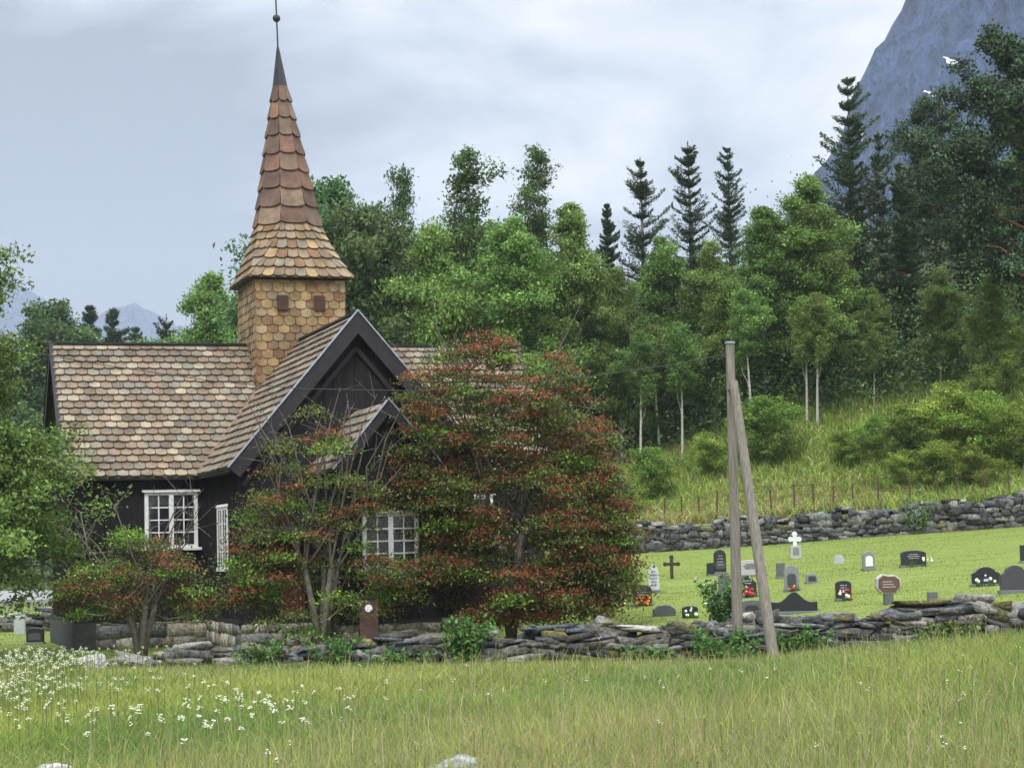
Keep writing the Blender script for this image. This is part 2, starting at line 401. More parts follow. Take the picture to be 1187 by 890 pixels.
fwall = drywall('stone_wall', fwp, 21, PAL_F, .6, (.18, .78), (.06, .17), .10, 'long low dry stone wall along the meadow edge in front of the church')
bwp = wall_pts([(690, 614), (740, 611), (860, 602), (950, 596), (1050, 588), (1187, 574), (1450, 556)], BW_Y, lambda px: BW_Y + .1)
bwp = [(x, y, b, t - .05) for x, y, b, t in bwp]
drywall('stone_wall', bwp, 22, PAL_B, .7, (.16, .5), (.13, .28), .05, 'rough grey stone wall at the foot of the wooded slope behind the graves')

# boulders
def boulder(px, py, Y, size, lab, col=s2l(165, 165, 162), seed=1):
    S = Stones(seed); p = P(px, py, Y); z = Hf(p.x, Y)
    S.add((p.x, Y, z + size[2] * .38), size, .3, col, jit=.16)
    o = S.build('boulder'); sm = o.modifiers.new('s', 'SUBSURF'); sm.levels = 2; sm.render_levels = 2
    tx = bpy.data.textures.new('rock', 'CLOUDS'); tx.noise_scale = .18
    dm = o.modifiers.new('d', 'DISPLACE'); dm.texture = tx; dm.strength = .09
    tag(o, lab, 'boulder', None)
boulder(107, 772, 41.6, (.55, .5, .42), 'pale boulder in the grass at the left end of the front wall', seed=5)
boulder(64, 905, 22.0, (.40, .4, .31), 'white boulder in the meadow at the bottom left corner', seed=6)
boulder(522, 905, 22.0, (.60, .45, .30), 'larger lichen grey boulder in the meadow at the bottom centre', s2l(140, 144, 140), seed=8)

# ------------------------------------------------------------------ the church
YAW = R(18); TB = .25
TX, TY = (338 - CX) / F * 54, 54.0
church = empty('church', (TX, TY, TB), YAW, 'black tarred wooden cross church with shingled roofs and tall tower spire', 'church')
ZF, ZE, ZR = .70, 4.12, 7.62          # foundation top, eave line, ridge
HW, AL = 2.72, 6.2; TF = 7.0           # wall half width, nave arm length (roof), transept front wall
OV = .28
sl_ = (ZR - ZE) / (HW + OV)
PAL_R = [s2l(150, 136, 114), s2l(134, 116, 97), s2l(118, 104, 86), s2l(144, 138, 124), s2l(102, 90, 78), s2l(122, 119, 110), s2l(166, 154, 130), s2l(138, 115, 95)]
PAL_T = [s2l(168, 142, 100), s2l(154, 124, 86), s2l(138, 98, 72), s2l(172, 152, 118), s2l(116, 86, 68), s2l(146, 132, 108), s2l(160, 136, 94)]
PAL_S = [s2l(120, 86, 72), s2l(142, 106, 86), s2l(138, 118, 100), s2l(108, 82, 72), s2l(150, 130, 110), s2l(122, 106, 92), s2l(96, 78, 70)]
rnd = random.Random(5)
def pc(pal, s=.17):
    c = rnd.choice(pal); av = [sum(q[i] for q in pal) / len(pal) for i in range(3)]; c = [c[i] * .62 + av[i] * .38 for i in range(3)]; k = rnd.uniform(1 - s, 1 + s) * .88; return (c[0] * k, c[1] * k, c[2] * k)
def shingle_quad(mb, TL, TR, BR, BL, rows, cols, pal, n=None, lift=.07, over=.35, arc=.2, flat=False, backing=True, holes=None, phase=0, jit=.12):
    TL, TR, BR, BL = map(Vector, (TL, TR, BR, BL))
    if n is None: n = (TR - TL).cross(BL - TL).normalized() * -1
    n = Vector(n)
    f = lambda a, b: (TL * (1 - a) + TR * a) * (1 - b) + (BL * (1 - a) + BR * a) * b
    if backing: mb.poly([TL - n * .01, BL - n * .01, BR - n * .01, TR - n * .01], pal[2] if len(pal) > 2 else pal[0])
    e = 1 / rows
    for r in range(rows):
        b1 = (r + 1) * e; b0 = max(b1 - e * (1 + over), 0)
        off = 0 if cols == 1 else (.5 if (r + phase) % 2 else 0)
        for c in range(-1 if off else 0, cols):
            a0 = (c + off + .03) / cols; a1 = (c + 1 + off - .03) / cols
            if cols == 1: a0, a1 = 0.0, 1.0
            a0 = max(a0, 0); a1 = min(a1, 1)
            if a1 - a0 < .1 / cols: continue
            jb = rnd.uniform(-jit, jit) * e * .6; bl = min(b1 + jb, 1 + e * .15)
            if holes and any(h[0] < (a0 + a1) / 2 < h[1] and h[2] < (b1 - e / 2) < h[3] for h in holes): continue
            am = (a1 - a0); arcs = []
            for t in (1, .86, .65, .35, .14, 0):
                q = 1 - (2 * t - 1) ** 2
                arcs.append((a0 + am * t, bl - arc * e * (1 - q ** .5 if not flat else 0)))
            lf = lambda b: n * (.004 + lift * max(b - b0, 0) / (b1 - b0)) + n * ((rows - r) * 0)
            top = [f(a0, b0) + lf(b0), f(a1, b0) + lf(b0)] + [f(a, b) + lf(b) for a, b in arcs]
            # order: a0 top, a1 top, then arc from a1 side to a0 side
            cc = pc(pal); mb.poly(top[::-1], cc)
            bot = [f(a, b) for a, b in arcs]; dk = tuple(q * .5 for q in cc)
            for i in range(len(arcs) - 1):
                mb.poly([top[2 + i], top[3 + i], bot[i + 1], bot[i]], cc)
            mb.poly([top[1], top[2], bot[0], f(a1, b0)], cc); mb.poly([top[-1], top[0], f(a0, b0), bot[-1]], cc)

def gable_roof_slopes(mb, axis_, c0, c1, halfw, zr, ze, rows, cols, pal):
    """slopes of a ridge roof running along axis_ from c0 to c1 (at x=0 or y=0)"""
    for s in (-1, 1):
        if axis_ == 'x':
            a, b = (c0, c1) if s < 0 else (c1, c0)
            TL, TR, BR, BL = (a, 0, zr), (b, 0, zr), (b, s * halfw, ze), (a, s * halfw, ze)
        else:
            a, b = (c1, c0) if s < 0 else (c0, c1)
            TL, TR, BR, BL = (0, a, zr), (0, b, zr), (s * halfw, b, ze), (s * halfw, a, ze)
        nn = (Vector(TR) - Vector(TL)).cross(Vector(BL) - Vector(TL)).normalized()
        if nn.z < 0: nn = -nn
        shingle_quad(mb, TL, TR, BR, BL, rows, cols, pal, nn)
E = HW + OV
# foundation
fb = MB()
def cross_boxes(mb, inset, z0, z1, mi=0, col=(1, 1, 1), front=TF):
    a = HW - inset; l = AL - .3 - inset; f = front - inset
    mb.box(-l, l, -a, a, z0, z1, col, mi); mb.box(-a + .003, a - .003, -f, f - 1.0, z0 - .002, z1 - .004, col, mi)
cross_boxes(fb, -.02, -.6, ZF)
fb.box(-1.05, 1.05, -9.75, -TF, -.6, ZF - .006)
fnd = fb.build('foundation', mat('lime_mortar', s2l(150, 143, 130), .95, nscale=5, nlo=.5, nhi=1.25, bump=.8, bscale=9, bdist=.04), church)
S = Stones(31)
def fstones(x0, y0, x1, y1, zt):
    d = math.hypot(x1 - x0, y1 - y0); rz = math.atan2(y1 - y0, x1 - x0); z = -.3
    while z < zt - .02:
        hrow = min(S.r.uniform(.15, .33), zt - z); s_ = 0
        while s_ < d:
            wd = S.r.uniform(.22, .65); wd = min(wd, d - s_) if d - s_ > .15 else d - s_
            f = (s_ + wd / 2) / d
            S.add((lerp(x0, x1, f), lerp(y0, y1, f), z + hrow / 2), (wd * 1.0, .11, hrow * 1.02), rz, stonecol(S.r, [s2l(170, 162, 146), s2l(148, 144, 136), s2l(128, 128, 126), s2l(162, 150, 130), s2l(186, 178, 160)], .02), jit=.13, tilt=.05)
            s_ += wd + .01
        z += hrow
fstones(-5.92, -HW - .03, -HW - .05, -HW - .03, ZF - .05); fstones(HW, -HW - .03, 5.92, -HW - .03, ZF - .05)
fstones(-HW - .03, -HW - .05, -HW - .03, -TF, ZF - .05); fstones(-HW, -TF - .03, -1.1, -TF - .03, ZF - .05); fstones(1.1, -TF - .03, HW, -TF - .03, ZF - .05)
fstones(-1.08, -9.78, 1.08, -9.78, ZF - .05); fstones(-1.08, -TF - .05, -1.08, -9.75, ZF - .05)
S.build('foundation_stones', church)
ve = MB(); ve.box(.15, .95, -9.90, -9.84, .30, .42); ve.build('vent', MA['iron'], church)
# walls
wb = MB()
cross_boxes(wb, 0, ZF, ZE + .05)
def gable_tri(mb, pl, c, zb, hw, zt, t=.12, sx=0):
    """pl 'x': wall plane at x=c ; 'y': at y=c"""
    pts = [(-hw, zb), (hw, zb), (0, zt)]
    if pl == 'y': mb.hull([(x + sx, c + t, z) for x, z in pts], [(x + sx, c, z) for x, z in pts])
    else: mb.hull([(c + t, y, z) for y, z in pts], [(c, y, z) for y, z in pts])
gh = ZR - .14
gable_tri(wb, 'y', -TF, ZE + .05, HW, gh); gable_tri(wb, 'y', TF - 1.12, ZE + .05, HW, gh)
gable_tri(wb, 'x', -AL + .3, ZE + .05, HW, gh); gable_tri(wb, 'x', AL - .42, ZE + .05, HW, gh)
PW, PF = 1.02, 9.72; PZR, PZE = 5.42, 4.05
# vertical cover battens give the boarding relief
def battens(mb, x0, y0, x1, y1, z0, ztop, nx_, ny_, step=.24):
    d = math.hypot(x1 - x0, y1 - y0); n = int(d / step)
    for i in range(n + 1):
        f = i / n; x = lerp(x0, x1, f); y = lerp(y0, y1, f); zt = ztop(f) if callable(ztop) else ztop
        hx = abs(x1 - x0) / d * .022 + abs(nx_) * .012; hy = abs(y1 - y0) / d * .022 + abs(ny_) * .012
        cx_, cy_ = x + nx_ * .013, y + ny_ * .013
        mb.box(cx_ - hx, cx_ + hx, cy_ - hy, cy_ + hy, z0, zt)
battens(wb, -5.9, -HW, -HW - .06, -HW, ZF + .03, ZE, 0, -1); battens(wb, HW + .06, -HW, 5.9, -HW, ZF + .03, ZE, 0, -1)
battens(wb, -HW, -HW - .06, -HW, -TF, ZF + .03, ZE, -1, 0)
battens(wb, -HW, -TF, HW, -TF, ZF + .03, lambda f: gh - abs(f - .5) * 2 * (gh - ZE) - .02, 0, -1)
battens(wb, -5.9, -HW, -5.9, HW, ZF + .03, lambda f: gh - abs(f - .5) * 2 * (gh - ZE) - .02, -1, 0)
wb.build('wall', MA['tar'], church)
# water table board
wt = MB()
for (x0, x1, y0, y1) in ((-5.98, -HW - .1, -HW - .09, -HW + .01), (HW + .1, 5.98, -HW - .09, -HW + .01), (-HW - .09, -HW + .01, -TF - .09, -HW - .1), (-HW, -1.12, -TF - .09, -TF + .01), (1.12, HW, -TF - .09, -TF + .01), (-1.13, 1.13, -PF - .09, -PF + .01), (-1.13, -1.03, -PF + .01, -TF), (-5.99, -5.89, -HW - .088, HW)):
    wt = MB(); wt.box(x0, x1, y0, y1, ZF - .03, ZF + .05); wt.build('skirting_board', MA['trim'], church)
pb = MB(); pb.box(-PW, PW, -PF, -TF, ZF - .003, PZE + .1); gable_tri(pb, 'y', -PF, PZE + .1, PW, PZR - .1)
battens(pb, -PW, -PF, PW, -PF, ZF + .03, lambda f: PZR - .12 - abs(f - .5) * 2 * (PZR - PZE - .1), 0, -1); battens(pb, -PW, -PF, -PW, -TF, ZF + .03, PZE, -1, 0)
pb.build('porch_wall', MA['tar'], church)
# dark slab closing the foundation of the left gable
db = MB(); db.box(-6.0, -5.88, -HW - .12, HW, -.5, ZF - .035); db.box(-6.0, -5.45, -HW - .14, -HW - .05, -.5, ZF - .035); db.build('foundation_slab', MA['slate'], church)
# roofs
rb = MB(); gable_roof_slopes(rb, 'x', -AL, AL, E, ZR, ZE, 20, 44, PAL_R)
nr = rb.build('roof', MA['shingle'], church)
nr['label'] = 'nave roof of tan and grey wooden shingles'
rb = MB(); gable_roof_slopes(rb, 'y', -TF - .3, 5.9, E + .012, ZR + .02, ZE + .01, 17, 44, PAL_R)
rb.build('roof', MA['shingle'], church)['label'] = 'steep transept roof running up to the tower'
rb = MB(); gable_roof_slopes(rb, 'y', -PF - .22, -TF, PW + .2, PZR, PZE - .1, 7, 10, PAL_R)
rb.build('porch_roof', MA['shingle'], church)
# ridge boards, eave undersides, valley boards
rd = MB()
rd.beam((-AL, 0, ZR + .03), (-1.2, 0, ZR + .03), .16, .05); rd.beam((1.2, 0, ZR + .03), (AL, 0, ZR + .03), .16, .05); rd.beam((0, -TF - .3, ZR + .05), (0, -1.2, ZR + .05), .14, .05)
rd.build('ridge_board', MA['trim'], church)
VM = mat('valley_wood', s2l(128, 104, 88), .9, nscale=6, nlo=.7, nhi=1.2, bump=.3)
vb = MB()
for s in (-1,):
    a = Vector((s * (E + .06), -E - .06, ZE - .03)); b = Vector((s * 1.2, -1.2, ZR - 1.2 * sl_ + .04))
    vb.beam(a + Vector((0, 0, .05)), b + Vector((0, 0, .05)), .24, .03, upv=(0, 0, 1))
a = Vector((E + .06, -E - .06, ZE + .02)); b = Vector((1.2, -1.2, ZR - 1.2 * sl_ + .09)); vb.build('valley_board', VM, church); vb = MB(); vb.beam(a, b, .24, .03)
vb.build('valley_board', VM, church)
def barge(axis_, c, hw, zr, ze, wdt=.24, inner=True, t=.05, em='zinc'):
    mb = MB(); ed = MB()
    for s in (-1, 1):
        d = Vector((s * hw, 0, ze - zr)); dn = d.normalized(); nrm = Vector((s * -dn.z * s, 0, 0)); 
        a = Vector((0, 0, zr)); b = Vector((s * hw, 0, ze))
        perp = Vector((-(ze - zr) * s, 0, hw)).normalized() * 1.0   # outward normal of slope
        perp = Vector((s * (zr - ze), 0, hw)).normalized()
        o1 = [a + Vector((0, 0, .05)), b + perp * .03, b - perp * wdt, a - Vector((0, 0, wdt / abs(perp.z)))]
        if axis_ == 'y': f = lambda p, q: (p.x, c + q, p.z)
        else: f = lambda p, q: (c + q, p.x, p.z)
        mb.hull([f(p, t) for p in o1], [f(p, 0) for p in o1])
        sg = -1
        o2 = [a + Vector((0, 0, .095)), b + perp * .06, b + perp * .03, a + Vector((0, 0, .05))]
        ed.hull([f(p, t + .02) for p in o2], [f(p, -.025) for p in o2])
    mb.build('bargeboard', MA['trim'], church); ed.build('edge_flashing', MA[em], church)
barge('y', -TF - .35, E, ZR + .02, ZE + .01, .30)
barge('y', -PF - .27, PW + .2, PZR, PZE - .1, .17)
barge('x', -AL - .02, E, ZR, ZE, .22, em='trim'); barge('x', AL - .03, E, ZR, ZE, .22, em='trim')
# inner chevron moulding on the transept gable
ib = MB()
for s in (-1, 1):
    a = Vector((0, -TF - .05, ZR - .75)); b = Vector((s * (HW - .05), -TF - .05, ZR - .75 - (HW - .05) * sl_))
    ib.beam(a, b, .10, .13, upv=(0, 1, 0))
ib.build('gable_moulding', MA['trim'], church)
# eave soffits
eb = MB()
for (x0, x1, y0, y1) in ((-AL, -E, -E, -HW), (E, AL, -E, -HW), (-E, -HW, -TF - .3, -E), (HW, E, -TF - .3, -E)):
    eb = MB(); eb.box(x0, x1, y0 + .0, y1, ZE - .06, ZE - .01); eb.build('eave_board', MA['trim'], church)

def window(px_c, wd, ht, zb, plane, c, cols, rows, parent, lab=None, mull=True):
    """plane 'y': wall faces -y at y=c centred on x=px_c ; 'x': wall faces -x at x=c centred on y=px_c"""
    def T(mb):
        if plane == 'x':
            mb.v = [(c + y * .3, px_c - x, z) for x, y, z in mb.v]
        else: mb.v = [(px_c + x, c + y, z) for x, y, z in mb.v]
        return mb
    fr = MB(); h = wd / 2; t = .07
    fr.box(-h - .02, -h + t, -.075, .03, zb, zb + ht); fr.box(h - t, h + .02, -.075, .03, zb, zb + ht)
    fr.box(-h + t, h - t, -.073, .03, zb, zb + t); fr.box(-h + t, h - t, -.073, .03, zb + ht - t, zb + ht)
    o = T(fr).build('window', MA['white'], parent, bevel=.004)
    if lab: o['label'] = lab
    bars = MB(); bars.box(-.055, .055, -.085, .02, zb + t, zb + ht - t)
    half = h - t - .055; nc = cols // 2
    for s in (-1, 1):
        for k in range(1, nc):
            x = s * (.055 + half * k / nc); bars.box(x - .014, x + .014, -.062, -.03, zb + t, zb + ht - t)
        for k in range(1, rows):
            z = zb + t + (ht - 2 * t) * k / rows; x0, x1 = sorted((s * .055, s * (.055 + half))); bars.box(x0, x1, -.059, -.033, z - .014, z + .014)
    T(bars).build('glazing_bars', MA['white'], o)
    gl = MB(); gl.box(-h + t, h - t, -.03, -.02, zb + t, zb + ht - t); T(gl).build('pane', MA['glass'], o)
    si = MB(); si.box(-h - .1, h + .1, -.14, .0, zb - .07, zb); T(si).build('sill', MA['white'], o, bevel=.005)
    hd = MB(); hd.hull([(-h - .08, -.13, zb + ht), (h + .08, -.13, zb + ht), (h + .08, 0, zb + ht), (-h - .08, 0, zb + ht)], [(-h - .08, -.13, zb + ht + .03), (h + .08, -.13, zb + ht + .03), (h + .08, 0, zb + ht + .07), (-h - .08, 0, zb + ht + .07)]); T(hd).build('header', MA['white'] if plane == 'x' or wd < 1.25 else MA['trim'], o)
    return o
window(-3.62, 1.24, 1.34, 2.42, 'y', -HW - .03, 4, 4, church, 'white window with two sashes in the left wall of the nave')
window(-4.95, 1.3, 1.42, 1.9, 'x', -HW - .03, 4, 4, church, 'window in the side wall of the transept, seen at a slant')
window(0.03, 1.2, 1.2, 1.83, 'y', -PF - .03, 4, 4, church, 'white porch window half hidden by the red leaved trees')
window(3.9, 1.24, 1.34, 2.2, 'y', -HW - .03, 4, 4, church, 'nave window hidden behind the large red leaved tree')
# canopy and red door on the transept front left of the porch
cb = MB(); cb.hull([(-2.62, -TF - .75, 2.62), (-1.3, -TF - .75, 2.62), (-1.3, -TF - .02, 2.75), (-2.62, -TF - .02, 2.75)], [(-2.62, -TF - .75, 2.70), (-1.3, -TF - .75, 2.70), (-1.3, -TF - .02, 2.84), (-2.62, -TF - .02, 2.84)])
cb.build('door_canopy', MA['trim'], church)
dd = MB(); dd.box(-1.78, -1.32, -TF - .06, -TF - .02, ZF + .06, 2.45); dr = dd.build('door', MA['redwood'], church)
dl = MB(); dl.box(-1.83, -1.78, -TF - .075, -TF - .02, ZF + .06, 2.5); dl.box(-1.32, -1.27, -TF - .075, -TF - .02, ZF + .06, 2.5); dl.box(-1.83, -1.27, -TF - .078, -TF - .02, 2.45, 2.52); dl.build('door_frame', MA['redwood'], dr)
dh = MB(); dh.box(-1.42, -1.38, -TF - .11, -TF - .06, 1.5, 1.62); dh.build('handle', MA['iron'], dr)
# tower
TS = 1.17; ZT = 9.32
tb = MB()
for k in range(4):
    ca, sa = math.cos(k * PI / 2), math.sin(k * PI / 2)
    rot = lambda x, y, z: (x * ca - y * sa, x * sa + y * ca, z)
    holes = [(.235, .36, .12, .245), (.64, .765, .12, .245)] if k == 0 else None
    n = Vector(rot(0, -1, 0))
    shingle_quad(tb, rot(-TS, -TS, ZT), rot(TS, -TS, ZT), rot(TS, -TS, 5.7), rot(-TS, -TS, 5.7), 17, 8, PAL_T, n, lift=.03, arc=.3)
tw = tb.build('tower', MA['shingle'], church)
for x in (-.47, .49):
    lv = MB(); lv.box(x - .14, x + .14, -TS - .07, -TS, 8.42, 8.8); q = lv.build('shutter', mat('shutter_brown', s2l(70, 50, 42), .8, nscale=9) if x < 0 else bpy.data.materials['shutter_brown'], tw)
    for i in range(3): pass
# spire: square skirt flaring into an eight sided needle
def ring(z, hwid, cut, lx=0):
    """eight points; cut = corner cut 0..1 (1 = regular octagon)"""
    k = hwid * lerp(1.0, math.tan(PI / 8), cut)
    return [Vector((x + lx, y, z)) for x, y in ((-k, -hwid), (k, -hwid), (hwid, -k), (hwid, k), (k, hwid), (-k, hwid), (-hwid, k), (-hwid, -k))]
prof = [(9.26, 1.36, 0), (9.52, 1.235, .13), (9.78, 1.13, .3), (10.04, 1.035, .5), (10.30, .95, .7), (10.52, .885, .88), (10.72, .84, 1)]
sp = MB(); zt0, zt1 = 10.72, 14.55
for i in range(1, 9):
    f = i / 8; prof.append((lerp(zt0, zt1, f), lerp(.84, .165, f), 1))
lean = lambda z: -.24 * max(z - 9.3, 0) / 6.2
rings = [ring(z, h_, c_, lean(z)) for z, h_, c_ in prof]
for i in range(len(rings) - 1):
    lo_, hi_ = rings[i], rings[i + 1]
    for j in range(8):
        j2 = (j + 1) % 8
        BL, BR, TR, TL = lo_[j], lo_[j2], hi_[j2], hi_[j]
        wid = (BR - BL).length; big = i >= 6
        c_ = Vector((0, 0, 0)); mid = (BL + BR + TR + TL) / 4; n = (BR - BL).cross(TL - BL)
        if n.length < 1e-6: n = (TR - TL).cross(BL - TL)
        if (BR - BL).length < 1e-4: n = (TR - BL).cross(TL - BL)
        n.normalize()
        if n.dot(Vector((mid.x, mid.y, .2))) < 0: n = -n
        cols = 1 if big else max(1, int(round(((BR - BL).length + (TR - TL).length) / 2 / .27)))
        shingle_quad(sp, TL, TR, BR, BL, 1, cols, PAL_S if big else PAL_R[:4] + PAL_T[:3], n, lift=.05 if big else .05, over=0, arc=.13 if big else .2, phase=i, jit=.08)
so = sp.build('spire', MA['shingle'], church)
ea = MB(); e0 = ring(9.25, 1.37, 0); ea.hull([Vector((p.x * .86, p.y * .86, 9.20)) for p in (e0[0], e0[2], e0[4], e0[6])], [Vector((x, y, 9.25)) for x, y in ((-1.36, -1.36), (1.36, -1.36), (1.36, 1.36), (-1.36, 1.36))]); ea.build('spire_eave', MA['trim'], so)
tp = MB(); a = ring(14.5, .185, 1, lean(14.5)); b = ring(15.55, .03, 1, lean(15.55)); tp.hull(a, b); tp.build('spire_cap', MA['iron'], church)
fi = MB(); fi.tube([(lean(15.5), 0, 15.5), (lean(15.5) - .05, 0, 17.4)], .022, 6); fn = fi.build('finial_rod', MA['iron'], church)
fi = MB(); fi.ball((lean(15.5) - .025, 0, 16.33), .105, 12); fi.build('finial_ball', MA['iron'], fn, smooth=True)

# ------------------------------------------------------------------ things round the church
# wooden marker with white emblem
p = P(428, 740, 43.15); mk = empty('wooden_marker', (p.x, 43.15, Hf(p.x, 43.15) - .05), R(4), 'dark brown wooden post board with a white round mark, behind the front wall', 'marker')
b = MB(); b.prism([(-.2, -.2), (.2, -.2), (.18, .30), (.19, .95), (.2, 1.2), (.11, 1.28), (-.11, 1.28), (-.2, 1.2), (-.19, .95), (-.18, .30)], -.05, .05)
b.build('board', mat('brown_board', s2l(82, 62, 54), .9, nscale=6, nlo=.6, nhi=1.2, bump=.4), mk)
b = MB(); b.tube([(0, -.062, 1.07), (0, -.05, 1.07)], .08, 10); b.build('round_plate', MA['white'], mk)
b = MB(); b.box(-.15, .15, -.08, .08, 1.27, 1.31); b.build('cap', MA['trim'], mk)

# poles
PY = 41.9
pm = P(846, 398, PY); pbm = P(855, 735, PY)
mainp = empty('utility_pole', (pbm.x, PY, Hf(pbm.x, PY) - .1), 0, 'tall upright weathered wooden pole carrying the wire, near the front wall', 'pole')
b = MB(); d = Vector(pm) - Vector(mainp.location); b.tube([(0, 0, 0), d * .5, d], [.112, .10, .088], 14); b.build('shaft', MA['wood'], mainp, smooth=False)
b = MB(); b.tube([d + Vector((0, 0, -.005)), d + Vector((0, 0, .035))], .105, 14); b.build('pole_cap', MA['zinc'], mainp)
b = MB(); b.tube([d + Vector((-.06, 0, -.28)), d + Vector((-.17, 0, -.28)), d + Vector((-.17, 0, -.2))], .012, 5); b.ball(d + Vector((-.17, 0, -.19)), .035); b.build('insulator', MA['iron'], mainp)
BY = 40.7
b0 = P(898, 759, BY); z0 = Hf(b0.x, BY) - .15
br = empty('leaning_pole', (b0.x, BY, z0), 0, 'weathered grey wooden brace leaning against the upright pole', 'pole')
b1 = P(850, 442, PY - .2) - Vector((b0.x, BY, z0))
b = MB(); b.tube([(0, 0, 0), b1 * .5, b1], [.115, .105, .09], 14); b.build('shaft', MA['wood'], br)
b = MB(); b.tube([b1 * .97 + Vector((-.12, .12, 0)), b1 * .97 + Vector((.1, -.02, 0))], .02, 6); b.build('bolt', MA['iron'], br)
# wire: sags from the pole across to the left
wpts = [(840, 411, 44.2), (770, 424, 43.7), (700, 434, 43.2), (600, 445, 42.6), (483, 453, 42), (350, 450.5, 41.3), (250, 442, 40.8), (120, 423, 40), (18, 405, 39.5), (-150, 368, 38.6)]
b = MB(); b.tube([P(*q) for q in [(a, b_, c_ - 2.4) for a, b_, c_ in wpts]], .0075, 4); tag(b.build('overhead_wire', MA['iron']), 'thin dark wire sagging from the pole across the front of the church', 'wire')

# ------------------------------------------------------------------ headstones
G1 = (.018, .019, .021); G2 = s2l(88, 90, 92); G3 = s2l(165, 166, 165); G4 = s2l(120, 122, 122); WH = (.72, .72, .70); BR_ = s2l(92, 66, 56)
def ground_Y(px, py):
    for Y in np.arange(43.3, 77.5, .1):
        p = P(px, py, Y)
        if Hf(p.x, p.y) >= p.z: return Y
    return 76
def outline(kind, w_, h_):
    h = w_ / 2
    arc = lambda cx, cz, rx, rz, a0, a1, n=8: [(cx + rx * math.cos(t), cz + rz * math.sin(t)) for t in np.linspace(a0, a1, n)]
    if kind == 'round': return [(-h, 0), (h, 0), (h, h_ * .72)] + arc(0, h_ * .72, h, h_ * .28, .2, PI - .2) + [(-h, h_ * .72)]
    if kind == 'flatround': return [(-h, 0), (h, 0), (h, h_ * .85)] + arc(0, h_ * .82, h * .98, h_ * .18, .3, PI - .3) + [(-h, h_ * .85)]
    if kind == 'gothic': return [(-h, 0), (h, 0), (h * .95, h_ * .68), (h * .65, h_ * .87), (0, h_), (-h * .65, h_ * .87), (-h * .95, h_ * .68)]
    if kind == 'rect': return [(-h, 0), (h, 0), (h * .97, h_), (-h * .97, h_ * .97)]
    if kind == 'peak': return [(-h, 0), (h, 0), (h, h_ * .6), (h * .5, h_ * .95), (0, h_), (-h * .55, h_ * .93), (-h, h_ * .55)]
    if kind == 'bell':
        pts = [(-h, 0), (h, 0), (h, h_ * .5)]
        for t in np.linspace(0, 1, 22)[1:-1]:
            x = h - 2 * h * t; z = h_ * (.42 + .58 * math.exp(-(x / (h * .42)) ** 2) + .10 * (abs(x) / h) ** 4); pts.append((x, z))
        return pts + [(-h, h_ * .52)]
    if kind == 'dome':
        pts = [(-h, 0), (h, 0), (h, h_ * .62), (h * .78, h_ * .70)]
        return pts + arc(0, h_ * .62, h * .72, h_ * .38, .25, PI - .25) + [(-h * .78, h_ * .70), (-h, h_ * .62)]
    if kind == 'heart':
        return [(-h * .55, 0), (h * .55, 0), (h, h_ * .3), (h * .98, h_ * .72), (h * .55, h_ * .93), (0, h_ * .92), (-h * .5, h_), (-h * .95, h_ * .78), (-h, h_ * .3)]
    if kind == 'slope': return [(-h, 0), (h, 0), (h, h_ * .6), (h * .3, h_), (-h * .9, h_ * .85)]
rh = random.Random(9)
